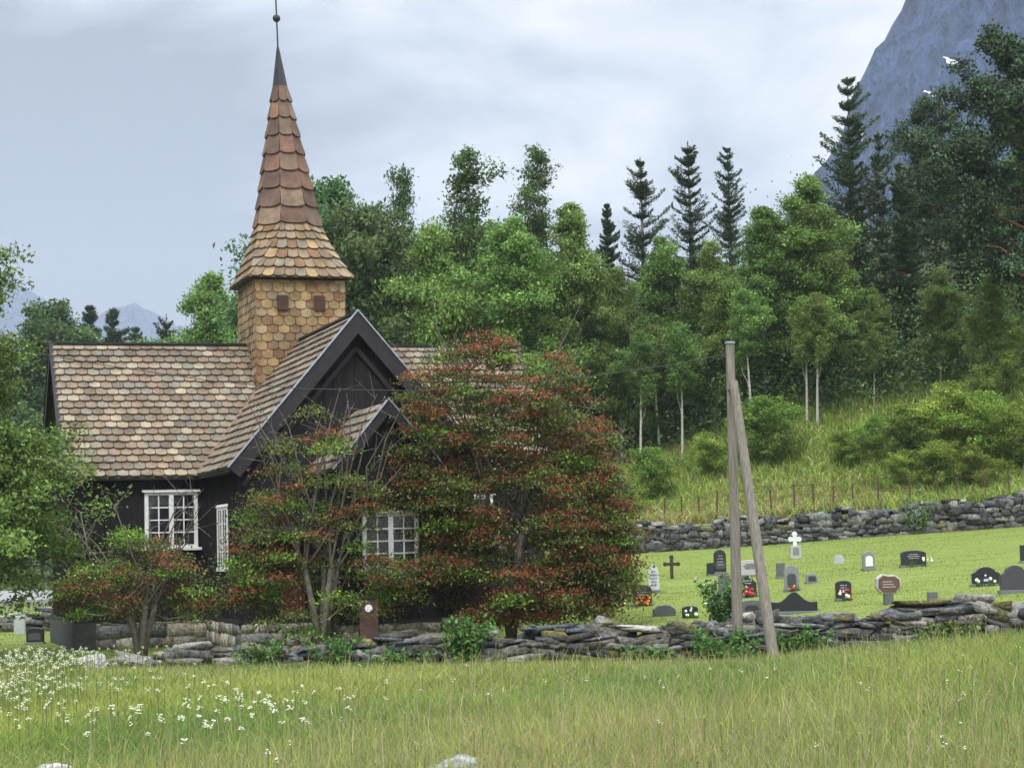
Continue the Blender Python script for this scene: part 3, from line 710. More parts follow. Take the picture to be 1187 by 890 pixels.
def headstone(px, ytop, ybot, wpx, kind, colr, lab, text=None, plinth=True, panel=None, flowers=None, lean=0, rot=None, parts=None):
    Y = ground_Y(px, ybot - 1); p = P(px, ybot, Y); k = F / Y; z = Hf(p.x, Y)
    w_ = wpx / k; h_ = max((ybot - ytop) / k, .2); t = .13
    root = empty('headstone', (p.x, Y, z), R(rot if rot is not None else rh.uniform(-6, 8)), lab, 'gravestone', 'gravestones in the churchyard')
    root.rotation_euler[0] = R(rh.uniform(-2, 1)); root.rotation_euler[1] = R(lean)
    zb = 0
    if plinth:
        b = MB(); b.box(-w_ * .56, w_ * .56, -.17, .14, -.15, h_ * .10); b.build('plinth', MA['granite'], root, bevel=.01); b_c = colr; zb = h_ * .10
        for q in b.c: pass
        root.children[-1].data.color_attributes[0].data.foreach_set('color', [v for _ in range(len(root.children[-1].data.color_attributes[0].data)) for v in (G4[0] * .7, G4[1] * .7, G4[2] * .7, 1)])
    b = MB(); b.prism([(x, zz + zb - .002 + (0 if plinth else -.1 * (zz < .01))) for x, zz in outline(kind, w_, h_ - zb)], -t / 2, t / 2, colr); b.build('slab', MA['granite'], root, bevel=.012)
    if panel:
        b = MB(); b.prism([(x * panel[1], zb + (h_ - zb) * .14 + zz * panel[2]) for x, zz in outline('round' if kind in ('round', 'gothic', 'flatround') else 'rect', w_, h_ - zb)], -t / 2 - .018, -t / 2 + .01, panel[0]); b.build('panel', MA['granite'], root)
    if text:
        b = MB(); hh = h_ - zb
        for r_ in range(text[1]):
            zz = zb + hh * (.70 - .13 * r_); L_ = w_ * rh.uniform(.36, .62); x = -L_ / 2
            while x < L_ / 2 - .01:
                d_ = rh.uniform(.02, .06); b.box(x, min(x + d_, L_ / 2), -t / 2 - .027, -t / 2 - .0, zz, zz + .022, text[0]); x += d_ + rh.uniform(.012, .03)
        b.build('inscription', MA['plain'], root)
    if flowers:
        b = MB()
        for q in range(flowers[1]):
            fx = rh.uniform(-w_ * .38, w_ * .38) + (flowers[2] if len(flowers) > 2 else 0); fz = rh.uniform(.04, .24); fy = -.22 - rh.uniform(0, .12)
            cc = rh.choice(flowers[0]); b.ball((fx, fy, fz), rh.uniform(.022, .05), 6, cc)
        for q in range(14):
            fx = rh.uniform(-w_ * .4, w_ * .4); b.poly([(fx, -.22, 0), (fx + .03, -.24, 0), (fx + rh.uniform(-.05, .08), -.26, .2)], (.05, .12, .03))
        o = b.build('flower_bed', MA['plain']); o.location = root.location; o.rotation_euler = root.rotation_euler
        tag(o, None, 'flowers'); o['label'] = flowers[3]
    return root
OR = [(.75, .22, .02), (.8, .35, .03), (.7, .08, .02)]; RD = [(.5, .04, .04), (.35, .03, .05), (.6, .25, .2)]; WF = [(.8, .8, .78), (.75, .7, .6)]
headstone(745, 679, 703, 22, 'round', G1, 'black rounded gravestone with orange flowers, left below the white pointed stone', (G3, 3), flowers=(OR, 16, 0, 'bright orange flowers in front of the black rounded gravestone'))
headstone(758, 655, 688, 13, 'gothic', s2l(178, 182, 182), 'tall narrow white pointed gravestone', (G2, 5))
headstone(770, 702, 715, 26, 'peak', G2, 'low dark grey pointed slab just behind the wall, left of a rounded one', plinth=False)
headstone(800, 703, 717, 18, 'flatround', G1, 'small low dark stone just behind the wall with pale flowers', plinth=False, flowers=(WF, 6, 0, 'pale flowers before the small low dark stone behind the wall'))
headstone(835, 638, 667, 14, 'round', G1, 'tall black stone with a pale band across, left of the upright pole', (G3, 4), panel=((.06, .06, .062), .8, .3))
headstone(824, 653, 668, 9, 'rect', G1, 'small dark stone touching the left of the tall black banded one')
headstone(872, 650, 669, 32, 'flatround', G3, 'wide pale grey gravestone between the two poles', (G2, 3))
headstone(840, 667, 690, 14, 'rect', G2, 'plain dark rectangular stone beside the leafy bush at the pole', plinth=False)
headstone(867, 668, 693, 20, 'dome', G1, 'black shouldered stone with red flowers between the poles', (G3, 2), flowers=(RD, 14, 0, 'red flowers before the black stone between the poles'))
headstone(872, 696, 716, 26, 'flatround', G2, 'dark grey broad stone just behind the wall between the poles', plinth=False, panel=((.03, .03, .03), .6, .55))
headstone(921, 687, 712, 53, 'bell', G1, 'widest black stone with a bell curved top, just behind the wall')
headstone(905, 653, 671, 10, 'rect', G2, 'small dark upright stone left of the grey framed one')
headstone(918, 656, 686, 17, 'round', G4, 'tall grey stone framing a dark panel', panel=((.05, .05, .055), .6, .5), flowers=(RD, 4, 0, 'few red flowers at the tall grey framed stone'))
headstone(941, 665, 677, 14, 'slope', G4, 'low sloping grey stone with a dark face', panel=((.03, .03, .03), .6, .5))
headstone(972, 644, 654, 12, 'slope', G3, 'tiny pale slanted marker alone on the upper lawn', plinth=False, lean=8)
headstone(1007, 640, 662, 14, 'round', G4, 'grey upright stone with a white panel', panel=(WH, .6, .6))
headstone(1059, 639, 658, 29, 'flatround', G1, 'wide black stone with two columns of pale lettering on the upper lawn', (G3, 3), flowers=(WF, 5, .2, 'pale flowers before the wide black stone on the upper lawn'))
headstone(978, 674, 697, 18, 'flatround', G1, 'black stone covered with pale flowers, left of the heart shaped one', (G3, 3), flowers=(WF + RD, 12, 0, 'mixed pale flowers before the black stone left of the heart shaped one'))
headstone(1081, 687, 697, 12, 'rect', G2, 'tiny dark block just behind the wall, right of the heart shaped stone', plinth=False)
headstone(1143, 658, 680, 32, 'dome', G1, 'black stone with rounded shoulders and a small white plaque', panel=(s2l(180, 180, 210), .16, .16), flowers=(WF, 5, 0, 'small pale flowers before the black shouldered stone'))
headstone(1177, 656, 688, 34, 'dome', s2l(60, 60, 64), 'large dark grey stone at the right edge, just behind the wall')
headstone(1192, 632, 653, 18, 'rect', G1, 'dark stone cut by the right edge on the upper lawn')
headstone(697, 667, 682, 30, 'flatround', G2, 'dark wide stone half hidden under the right side of the large red tree', plinth=False)
headstone(703, 692, 705, 18, 'flatround', G4, 'small grey block under the drooping branches of the large red tree', plinth=False, flowers=(WF, 5, .3, 'white flowers beside the small grey block under the large red tree'))
headstone(41, 728, 747, 20, 'round', G1, 'dark low stone on the lawn left of the church', panel=((.07, .07, .07), .7, .5))
headstone(23, 714, 736, 13, 'rect', G3, 'pale square pillar stone left of the church', plinth=False)
# heart stone on a post
Y = ground_Y(1030, 701); p = P(1030, 701, Y); z = Hf(p.x, Y); k = F / Y
r_ = empty('headstone', (p.x, Y, z), R(10), 'heart shaped brown faced stone with pale rim on a short post', 'gravestone', 'gravestones in the churchyard')
b = MB(); b.box(-5 / k, 5 / k, -.06, .06, -.1, 13 / k, G2); b.build('post', MA['granite'], r_)
b = MB(); b.prism([(x, zz + 12.5 / k) for x, zz in outline('heart', 30 / k, 23 / k)], -.07, .07, G3); b.build('slab', MA['granite'], r_, bevel=.015)
b = MB(); b.prism([(x * .86, zz * .86 + 14 / k) for x, zz in outline('heart', 30 / k, 23 / k)], -.085, -.05, BR_); b.build('panel', MA['granite'], r_)
b = MB()
for i in range(3): b.box(-.15, .15 - .04 * i, -.093, -.08, (20 + 3 * i) / k, (21 + 3 * i) / k, G3)
b.build('inscription', MA['plain'], r_)
def cross(px, ytop, ybot, wpx, colr, lab, base=0):
    Y = ground_Y(px, ybot); p = P(px, ybot, Y); z = Hf(p.x, Y); k = F / Y; h_ = (ybot - ytop) / k; a = wpx / k / 2
    root = empty('grave_cross', (p.x, Y, z), R(5), lab, 'grave cross'); z0 = base * h_
    if base:
        b = MB(); b.prism([(-a * .98, -.1), (a * .98, -.1), (a * .9, z0), (-a * .9, z0)], -.12, .12, G3); b.build('base_block', MA['granite'], root, bevel=.01)
        b = MB(); b.prism([(-a * .55, .12), (a * .55, .12), (a * .5, z0 * .85), (-a * .5, z0 * .85)], -.135, -.11, G4); b.build('panel', MA['granite'], root)
    t = .045 if not base else .06; aw = a if not base else a * .75
    b = MB(); zc_ = z0 + (h_ - z0) * (.68 if not base else .55)
    b.box(-t, t, -.035, .035, z0 - (.1 if not base else 0), h_, colr); b.box(-aw, -t, -.033, .033, zc_ - t, zc_ + t, colr); b.box(t, aw, -.033, .033, zc_ - t, zc_ + t, colr)
    for x, zz in ((-aw, zc_), (aw, zc_), (0, h_)): b.tube([(x, -.03, zz), (x, .03, zz)], t * 1.45, 8, colr)
    b.build('cross', MA['plain'], root)
cross(779, 646, 671, 15, s2l(62, 50, 42), 'dark wooden grave cross standing alone on the lawn')
cross(922, 619, 647, 13, s2l(205, 208, 208), 'white cross on a grey block near the back stone wall', base=.52)

# low wall left of the church (churchyard edge by the road)
zz = [(P(px, 707, 63).x, 63, Hf(P(px, 707, 63).x, 63), P(px, t_, 63).z) for px, t_ in ((-120, 716), (0, 714), (60, 712), (140, 712))]
drywall('stone_wall', zz, 24, PAL_B + [s2l(150, 150, 145)], .5, (.3, .7), (.15, .3), .05, 'short grey stone wall by the road left of the church')

# fence above the back wall
fpx = [(770, 601), (790, 600), (811, 604), (831, 603), (868, 603), (895, 602), (921, 600), (944, 598), (966, 596), (989, 594), (1018, 592), (1056, 589), (1088, 586), (1110, 582), (1142, 575), (1170, 572)]
fr_ = empty('fence', P(811, 604, 79.4), 0, 'low wire fence on rusty stakes just above the back stone wall', 'fence'); fr_.location.z = 0; fo = Vector(fr_.location); tops = []
for q, (px, py) in enumerate(fpx):
    p = P(px, py, 79.4); z = Hf(p.x, 79.4); b = MB(); dx = rh.uniform(-.05, .05)
    h_ = rh.uniform(.95, 1.2); b.tube([Vector((p.x, 79.4, z - .2)) - fo, Vector((p.x + dx, 79.4, z + h_)) - fo], .035, 5); b.build('post', MA['rust'], fr_); tops.append(Vector((p.x + dx, 79.4, z + h_ - .05)) - fo)
for dz in (0, -.35):
    b = MB(); b.tube([t + Vector((0, 0, dz)) for t in tops], .007, 4); b.build('wire', MA['rust'], fr_)

# ------------------------------------------------------------------ vegetation
def leaves_np(pts, size, seed, colf, upbias=.3, aspect=.55, dirv=None):
    """pts (n,3) -> rhombic leaf quads"""
    r = np.random.default_rng(seed); n = len(pts)
    d = r.normal(size=(n, 3)) if dirv is None else dirv + r.normal(0, .45, (n, 3))
    d /= np.linalg.norm(d, axis=1)[:, None]
    nn = r.normal(size=(n, 3)); nn[:, 2] += upbias * 2
    s = np.cross(d, nn); s /= np.linalg.norm(s, axis=1)[:, None] + 1e-9
    sz = size * r.uniform(.6, 1.35, (n, 1))
    up_ = np.cross(s, d) * sz * .15
    a = pts - d * sz * .5; b = pts + s * sz * aspect * .5 - up_; c = pts + d * sz * .5; e = pts - s * sz * aspect * .5 - up_
    V = np.stack([a, b, c, e], 1).reshape(-1, 3); Fq = np.arange(4 * n).reshape(n, 4)
    col = np.repeat(colf(pts, r), 4, axis=0)
    return V, Fq, col

def greens(base, var=.25, tint=None):
    base = np.array(base)
    def f(p, r):
        n = len(p); k = np.exp(r.normal(0, var, (n, 1))); h = r.normal(0, .12, (n, 1))
        c = base * k * np.concatenate([1 + h, np.ones((n, 1)), 1 - h * .5], 1)
        return np.clip(c, .002, .9)
    return f

def tree_mesh(seed, Ht, Rd, clear, nbr, leafn, leafsize, base, barkm, leafm, elev=(20, 55), profile=None, droop=.0, clump=.26, sub=6, trunk_r=None, up_leaf=.9, wander=.25, ragged=.35, leaders=0, flat=.6):
    """returns (trunk MB, leaf arrays); origin at base"""
    r = np.random.default_rng(seed); mb = MB()
    trunk_r = trunk_r or Ht * .0095
    n = 9; ax = r.normal(0, wander, 3); tp_ = [Vector((wander * math.sin(2.2 * k / n + ax[0]) * (k / n), wander * math.cos(1.7 * k / n + ax[1]) * (k / n), Ht * .97 * k / n)) for k in range(n + 1)]
    mb.tube([tp_[0] - Vector((0, 0, .4))] + tp_, [trunk_r * 1.35] + [trunk_r * (1.15 - 1.08 * (k / n)) for k in range(n + 1)], 8)
    def tpos(h): k = min(max(h / (Ht * .97) * n, 0), n - .001); i = int(k); return tp_[i].lerp(tp_[i + 1], k - i)
    pts = []; w_ = []
    prof = profile or (lambda f: math.sin(min(f * 1.25 + .25, 1) * PI / 2) * (1 - max(f - .35, 0) / .68) ** .75)
    for i in range(nbr):
        if r.random() < .12: continue
        f = (i + r.uniform(0, .9)) / nbr; h = Ht * (clear + (1 - clear) * f * .97); p0 = tpos(h)
        Lb = max(Rd * prof(f) * r.uniform(1 - ragged, 1 + ragged * .6), .25); az = i * 2.4 + r.normal(0, .5); el = R(r.uniform(*elev)) + f * .35
        lead = i < leaders
        if lead: h = Ht * r.uniform(.18, .4); p0 = tpos(h); el = R(r.uniform(66, 80)); Lb = Ht * r.uniform(.38, .52); f = .3
        dv = Vector((math.cos(az) * math.cos(el), math.sin(az) * math.cos(el), math.sin(el)))
        seg = [p0]; 
        for k in range(1, 6):
            t = k / 5; q = p0 + dv * Lb * t + Vector((0, 0, -droop * Lb * t * t)) + Vector(r.normal(0, .05 * Lb, 3)) * t; seg.append(q)
        rb_ = max(trunk_r * (1.1 - f) * .42, .012)
        mb.tube(seg, [rb_ * (1 - .85 * k / 5) for k in range(6)], 4, cap=False)
        for j in range(sub * (5 if lead else 1)):
            t = r.uniform(.3, 1.0) ** (.6 if lead else 1); k = min(int(t * 5), 4); q = seg[k].lerp(seg[k + 1], t * 5 - k)
            sd_ = Vector(r.normal(0, 1, 3)) + dv * .8; sd_.z = sd_.z * .6 + (.25 if droop < .3 else -.6); sd_.normalize(); Ls = (min(Lb, Rd) * (1.15 - t) if lead else Lb) * r.uniform(.18, .45) + .12
            en = q + sd_ * Ls
            if j < 3 or (lead and j < 12): mb.tube([q, en], [rb_ * .3, .006], 3, cap=False)
            for m_ in (0.35, .7, 1.0): pts.append(np.array(q.lerp(en, m_))); w_.append(Ls)
    pts = np.array(pts); ww_ = np.clip(np.array(w_), .12, 2) ** 1.35; ww_ = ww_.repeat(3) if len(ww_) * 3 == len(pts) else ww_; ww_ *= np.exp(r.normal(0, .5, len(ww_))); idx = r.choice(len(pts), size=leafn, p=ww_ / ww_.sum())
    tw = (.55 + .45 * np.clip(np.array(w_) / (np.mean(w_) + 1e-6), 0, 1.6).repeat(3)[:len(pts)]) if len(w_) * 3 == len(pts) else (.5 + .5 * np.clip(np.array(w_) / np.mean(w_), 0, 1.6))
    q = pts[idx] + np.clip(r.normal(0, 1, (leafn, 3)), -1.9, 1.9) * np.array([clump, clump, clump * flat]) * (Ht / 14) ** .5 * tw[idx][:, None]
    V, Fq, col = leaves_np(q, leafsize, seed + 1, greens(base), up_leaf)
    # clump-scale colour variety
    cv = np.exp(np.random.default_rng(seed + 2).normal(0, .24, len(pts)))[idx]; col = col * np.repeat(cv, 4)[:, None]
    return mb, (V, Fq, col), barkm, leafm

class Proto:
    def __init__(s, name, *tm):
        s.name = name; mb, lv, bm, lm = tm
        s.root = None; s.mb = mb; s.lv = lv; s.bm = bm; s.lm = lm; s.H = float(lv[0][:, 2].max())
    def place(s, loc, height, wf=1, rz=0, label=None, cat='tree', group=None, name=None):
        k = height / s.H
        if s.root is None:
            s.root = empty(name or s.name); s.mb.build('trunk', s.bm, s.root, smooth=True); np_mesh('crown', *s.lv, s.lm, s.root); r_ = s.root
        else:
            r_ = s.root.copy(); C.objects.link(r_); r_.name = name or s.name
            for ch in list(s.root.children):
                c = ch.copy(); C.objects.link(c); c.parent = r_
            for key in ('label', 'group', 'category'):
                if key in r_: del r_[key]
        r_.location = loc; r_.rotation_euler = (0, 0, rz); r_.scale = (k * wf, k * wf, k)
        tag(r_, label, cat, group); return r_
GB = (.130, .222, .052); GB2 = (.155, .250, .058); GD = (.085, .165, .054); GP = (.052, .092, .042); GP2 = (.058, .098, .046)
BP = lambda f: (.72 + .28 * math.sin(min(f * 2.6, 1.57))) * (1 - f) ** .62 + .03
birches = [Proto('birch_tree', *tree_mesh(100 + i, 15, 4.4, .10, 74, 62000, .20, GB if i % 2 else GB2, MA['birchbark'], MA['leaf'], droop=.18, clump=.28, ragged=.6, profile=BP, leaders=3)) for i in range(4)]
openb = [Proto('birch_tree', *tree_mesh(120 + i, 16, 3.6, .2, 52, 20000, .18, (.06, .13, .035), MA['birchbark'], MA['leaf'], droop=.15, clump=.22, ragged=.7, elev=(35, 65), profile=BP, leaders=4)) for i in range(2)]
broad = [Proto('broadleaf_tree', *tree_mesh(140 + i, 13, 4.4, .05, 74, 60000, .21, GD, MA['bark'], MA['leaf'], clump=.3, ragged=.5, leaders=3)) for i in range(2)]
lowb = [Proto('leafy_sapling', *tree_mesh(150 + i, 5, 2.8, .02, 34, 16000, .15, (.185, .30, .05), MA['bark'], MA['leaf'], clump=.30, ragged=.6, elev=(30, 80), trunk_r=.05, flat=.9, profile=lambda f: (.6 + .5 * math.sin(f * 3.0)) * (1.05 - f * .6))) for i in range(2)]

def conifer_mesh(seed, Ht, Rd, clear, whorl, base, barkm, upturn=.5, dens=1.0, sparse_top=0, nl=.21, lw=.055, trunk_r=None):
    r = np.random.default_rng(seed); mb = MB(); trunk_r = trunk_r or Ht * .010
    mb.tube([(0, 0, -.4), (0, 0, Ht * .5), (0, 0, Ht)], [trunk_r * 1.2, trunk_r * .7, .01], 8)
    P_, D_ = [], []; h = Ht * clear
    while h < Ht * .985:
        f = (h / Ht - clear) / (1 - clear); Lm = Rd * (1 - f) ** .75 * (.55 + .45 * min(f * 5, 1)) + .12; nb = r.integers(5, 8); a0 = r.uniform(0, 6)
        for i in range(nb):
            if r.random() < .22: continue
            az = a0 + 6.283 * i / nb + r.normal(0, .25); Lb = Lm * r.uniform(.3, 1.35) * (.92 + .22 * math.sin(az * 1 + h * .9 + seed)); s0 = r.uniform(-.1, .15) + .5 * f
            seg = []
            for k in range(6):
                t = k / 5; seg.append(Vector((math.cos(az) * Lb * t, math.sin(az) * Lb * t, h + Lb * (s0 * t + upturn * t * t))))
            mb.tube(seg, [max(.035 * (1 - f) * (1 - t / 6), .008) for t in range(6)], 3, cap=False)
            for t in np.linspace(.08, 1, int(4 + Lb * 5)):
                k = min(int(t * 5), 4); q = seg[k].lerp(seg[k + 1], t * 5 - k); m_ = int(26 * dens)
                side = Vector((-math.sin(az), math.cos(az), 0)); o_ = r.normal(0, .12 * Lb * (1.1 - .5 * t) + .05, m_)
                for oo in o_: P_.append(np.array(q + side * oo + Vector((0, 0, abs(oo) * .2 + r.normal(0, .07))))); D_.append(np.array([math.cos(az), math.sin(az), .5 + upturn * .8]) + np.array(side) * np.sign(oo) * .7)
        h += whorl * r.uniform(.5, 1.6) * (1 - .25 * f)
    for q in range(10): P_.append(np.array([0, 0, Ht - .04 * q])); D_.append(np.array([0, 0, 1.0]))
    V, Fq, col = leaves_np(np.array(P_), nl, seed, greens(base, .3), .4, lw / nl, np.array(D_))
    return mb, (V, Fq, col), barkm, MA['needle']
ypine = [Proto('pine_tree', *conifer_mesh(200 + i, 16, 2.2, .12, .7, GP2, MA['bark'], upturn=.5, dens=.75)) for i in range(3)]
spruce = [Proto('spruce_tree', *conifer_mesh(210 + i, 14, 2.0, .05, .4, GP, MA['pinebark'], upturn=.12, dens=1.2)) for i in range(2)]
def scots_mesh(seed, Ht):
    def pr(f): return .55 + .5 * math.sin(f * PI) - .25 * f
    mb, lv, a, b = tree_mesh(seed, Ht, 4.2, .34, 44, 60000, .20, GP, MA['pinebark'], MA['needle'], elev=(-8, 40), profile=pr, clump=.26, sub=9, trunk_r=.2, ragged=.5, up_leaf=.8, wander=.35)
    return mb, lv, a, b
scots = [Proto('scots_pine', *scots_mesh(230 + i, 18)) for i in range(2)]

rt_ = random.Random(3)
def tree_at(pr, px, ytop, Y, wf=1, label=None, cat='tree', group=None, name=None):
    p = P(px, ytop, Y); z = Hf(p.x, Y); return pr.place((p.x, Y, z - .05), p.z - z, wf, rt_.uniform(0, 6.28), label, cat, group, name)
B, O, D, Yp, Sp, Sc = birches, openb, broad, ypine, spruce, scots
# front edge of the wood, named one by one
edge = [
 (D[0], 385, 203, 96, .9, 'dark green broadleaf tree just right of the spire'),
 (D[1], 432, 226, 94, .85, 'dark leafy tree between the spire and the tall birches'),
 (O[1], 468, 186, 98, .6, 'thin open topped tree rising above the dark leafy trees right of the spire'),
 (O[0], 548, 166, 97, .95, 'tall loose crowned birch above the transept, left one of the two highest'),
 (B[1], 500, 250, 92, .8, 'rounded birch left of the two highest birches'),
 (O[1], 618, 163, 98, .9, 'tall loose crowned birch right of its equal, pointed top against the sky'),
 (B[0], 590, 245, 91, 1.0, 'full green birch in front of the two highest birches'),
 (B[2], 662, 232, 93, .9, 'birch with a drooping top left of the three small pines'),
 (B[3], 715, 305, 91, .8, 'lower birch right of the large red tree, below the small pines'),
 (Yp[0], 742, 180, 104, 1.35, 'slim pine against the sky, leftmost of the three lone tops'),
 (Yp[1], 797, 162, 106, 1.35, 'slim pine against the sky, middle of the three lone tops'),
 (Yp[2], 843, 169, 105, 1.35, 'slim pine against the sky, rightmost of the three lone tops'),
 (Sp[0], 703, 234, 103, .8, 'small dark conifer top in the gap left of the lone pines'),
 (B[0], 768, 268, 93, .95, 'light green birch below the leftmost lone pine'),
 (B[1], 822, 272, 92, .8, 'light green birch behind the upright pole'),
 (B[2], 880, 236, 92, .95, 'birch with a pale trunk right of the leaning pole'),
 (B[3], 938, 198, 93, 1.15, 'largest light green birch, left of the tall dark spruce like pine'),
 (Yp[2], 982, 88, 98, 1.5, 'tallest slim pine rising against the mountain'),
 (Yp[0], 1018, 150, 97, 1.2, 'dark pine right of the tallest slim pine'),
 (Sc[0], 1076, 112, 98, .9, 'open crowned pine in front of the mountain snow patches'),
 (Sp[1], 1042, 185, 95, 1.2, 'dark conifer in the shadowed gap below the mountain'),
 (Sc[1], 1176, 22, 84, .95, 'huge pine with an orange trunk at the right edge'),
 (B[1], 1085, 305, 91, .9, 'low bright birch under the dark pines on the right'),
 (B[2], 1150, 318, 87, .9, 'low bright birch below the huge pine'),
 (Sp[0], 1130, 160, 101, 1.4, 'dark conifer behind the huge pine'),
 (B[3], 1010, 330, 92, .8, 'birch at the wood edge over the bushes on the bank'),
 (B[0], 247, 311, 112, .95, 'birch top showing above the nave roof left of the tower'),
]
for pr, px, yt, Y, wf, lab in edge: tree_at(pr, px, yt, Y, wf, lab)
# white stems showing at the wood's edge: slim birches with high crowns
slim = Proto('birch_tree', *tree_mesh(300, 13, 2.4, .5, 30, 14000, .17, GB, MA['birchbark'], MA['leaf'], droop=.1, trunk_r=.13, wander=.35, leaders=1))
for px, yt, Y, lab in ((866, 330, 89.5, 'slim birch with a bare white stem just right of the poles'), (930, 340, 89, 'left of a close pair of slim white stemmed birches'), (942, 336, 88.6, 'right of a close pair of slim white stemmed birches'), (786, 370, 89, 'slim birch stem left of the poles'), (738, 380, 88.5, 'slim birch stem beside the large red tree'), (760, 372, 90, 'thin birch stem between two others left of the poles'), (1010, 380, 90, 'thin stem at the dark wood edge above the bank bushes')):
    o = tree_at(slim, px, yt, Y, 1, lab)
# the wood behind, merging
k = 0; used = set()
short = {e[1]: e[5].replace('slim pine against the sky, ', '') .replace('of the three lone tops', 'lone pine top') for e in edge}
for row, (Y, where) in enumerate(((99, 'close behind'), (108, 'further back behind'), (118, 'deepest in the wood behind'))):
    for i in range(13):
        px = 380 + i * 66 + rt_.uniform(-16, 16) + row * 22
        lim = np.interp(px, [360, 450, 560, 640, 700, 760, 860, 930, 1000, 1100, 1250], [250, 250, 235, 240, 300, 285, 275, 245, 215, 200, 120])
        pr = rt_.choice([B[0], B[1], B[2], B[3], D[0], D[1]] if px < 960 else [Sp[0], Sp[1], Yp[0], B[1], D[1], D[0]])
        near = min((q for q in short if (q, row) not in used), key=lambda q: abs(q - px)); used.add((near, row))
        con = pr in Sp + Yp; ref = ' '.join(short[near].split(',')[0].split()[:9])
        if row == 0: ref = short[near].split(',')[0]
        lab = ('dark conifer ' if con else 'leafy tree ') + where + ' the ' + short[near].split(',')[0]
        tree_at(pr, px, lim + rt_.uniform(0, 60), Y, 1.2, ' '.join(lab.split()[:16]), 'tree', 'trees deep in the wood')
# shaded undergrowth between the stems
V, Fq, c = leaves_np(np.array([(x, y, Hf(x, y) + max(z, 0)) for x, y, z in zip(np.random.default_rng(71).uniform(-9, 34, 110000), 89 + np.random.default_rng(72).gamma(2, 4, 110000), np.random.default_rng(73).gamma(1.6, .8, 110000))]), .2, 74, greens((.085, .16, .05), .3), .4)
tag(np_mesh('forest_undergrowth', V, Fq, c, MA['leaf']), 'dense brushwood filling the shade under the trees', 'undergrowth', kind='stuff')
# far left
for px, yt, Y, pr, lab in ((62, 345, 150, D[0], 'round dark tree behind the left end of the nave roof'), (104, 352, 165, Sp[0], 'left of two distant dark spruces above the nave roof'), (131, 354, 160, Sp[1], 'right of two distant dark spruces above the nave roof'), (157, 377, 170, Sp[0], 'tiny distant spruce between bigger ones above the nave roof'), (193, 362, 160, Yp[1], 'small distant pointed conifer above the middle of the nave roof'), (84, 372, 148, D[1], 'low dark tree above the left nave ridge'), (210, 384, 150, B[1], 'low leafy tree above the nave ridge near the birch'), (175, 388, 150, D[0], 'low bush like tree above the middle of the nave ridge'),
    (12, 520, 104, D[1], 'dark leafy tree beyond the road at the left edge'), (48, 500, 108, D[0], 'dark leafy tree beyond the road beside the church corner'), (-30, 480, 106, D[0], 'dark tree beyond the road partly outside the left edge')):
    tree_at(pr, px, yt, Y, 1.1, lab)
# weeping birch in front at the left
wb_ = Proto('birch_tree', *tree_mesh(330, 9.3, 3.3, .22, 90, 90000, .11, (.100, .190, .042), MA['birchbark'], MA['leaf'], droop=.85, clump=.22, sub=9, ragged=.35, elev=(25, 60), trunk_r=.16,
    profile=lambda f: (1 - f) ** .33 * (.85 + .3 * math.sin(f * 9))))
tree_at(wb_, -52, 262, 45.5, 1.08, 'big bright green drooping birch at the left edge overlapping the church')
# bank saplings and bushes
for px, py, Y, pr, lab in ((886, 468, 86, lowb[0], 'bushy sapling right of the poles at the wood edge'), (822, 512, 86, lowb[1], 'low round bush left of the upright pole at the wood edge'), (1090, 452, 84.5, lowb[1], 'tallest light green bush on the bank'), (1050, 478, 84, lowb[0], 'bush on the bank left of the tallest one'), (1140, 462, 84, lowb[0], 'wide bush on the upper right of the bank'), (1010, 492, 86, lowb[1], 'small bush at the top of the bank under the dark pines'), (1180, 470, 83, lowb[1], 'bush on the bank cut by the right edge'), (1085, 520, 81.5, lowb[0], 'light green bush on the lower bank'), (1040, 535, 82, lowb[1], 'low bush in the middle of the bank'), (980, 510, 85, lowb[0], 'small bush at the wood edge above the middle bank'), (1130, 525, 81, lowb[1], 'bush on the lower bank near the right edge'), (755, 528, 84, lowb[0], 'dark bush at the left end of the bank'), (700, 560, 82, lowb[1], 'bush at the left end of the back wall, by the large red tree'), (724, 578, 81, lowb[0], 'second bush at the left end of the back wall')):
    tree_at(pr, px, py - 14, Y, 1.5, lab, 'bush', None, 'leafy_bush')

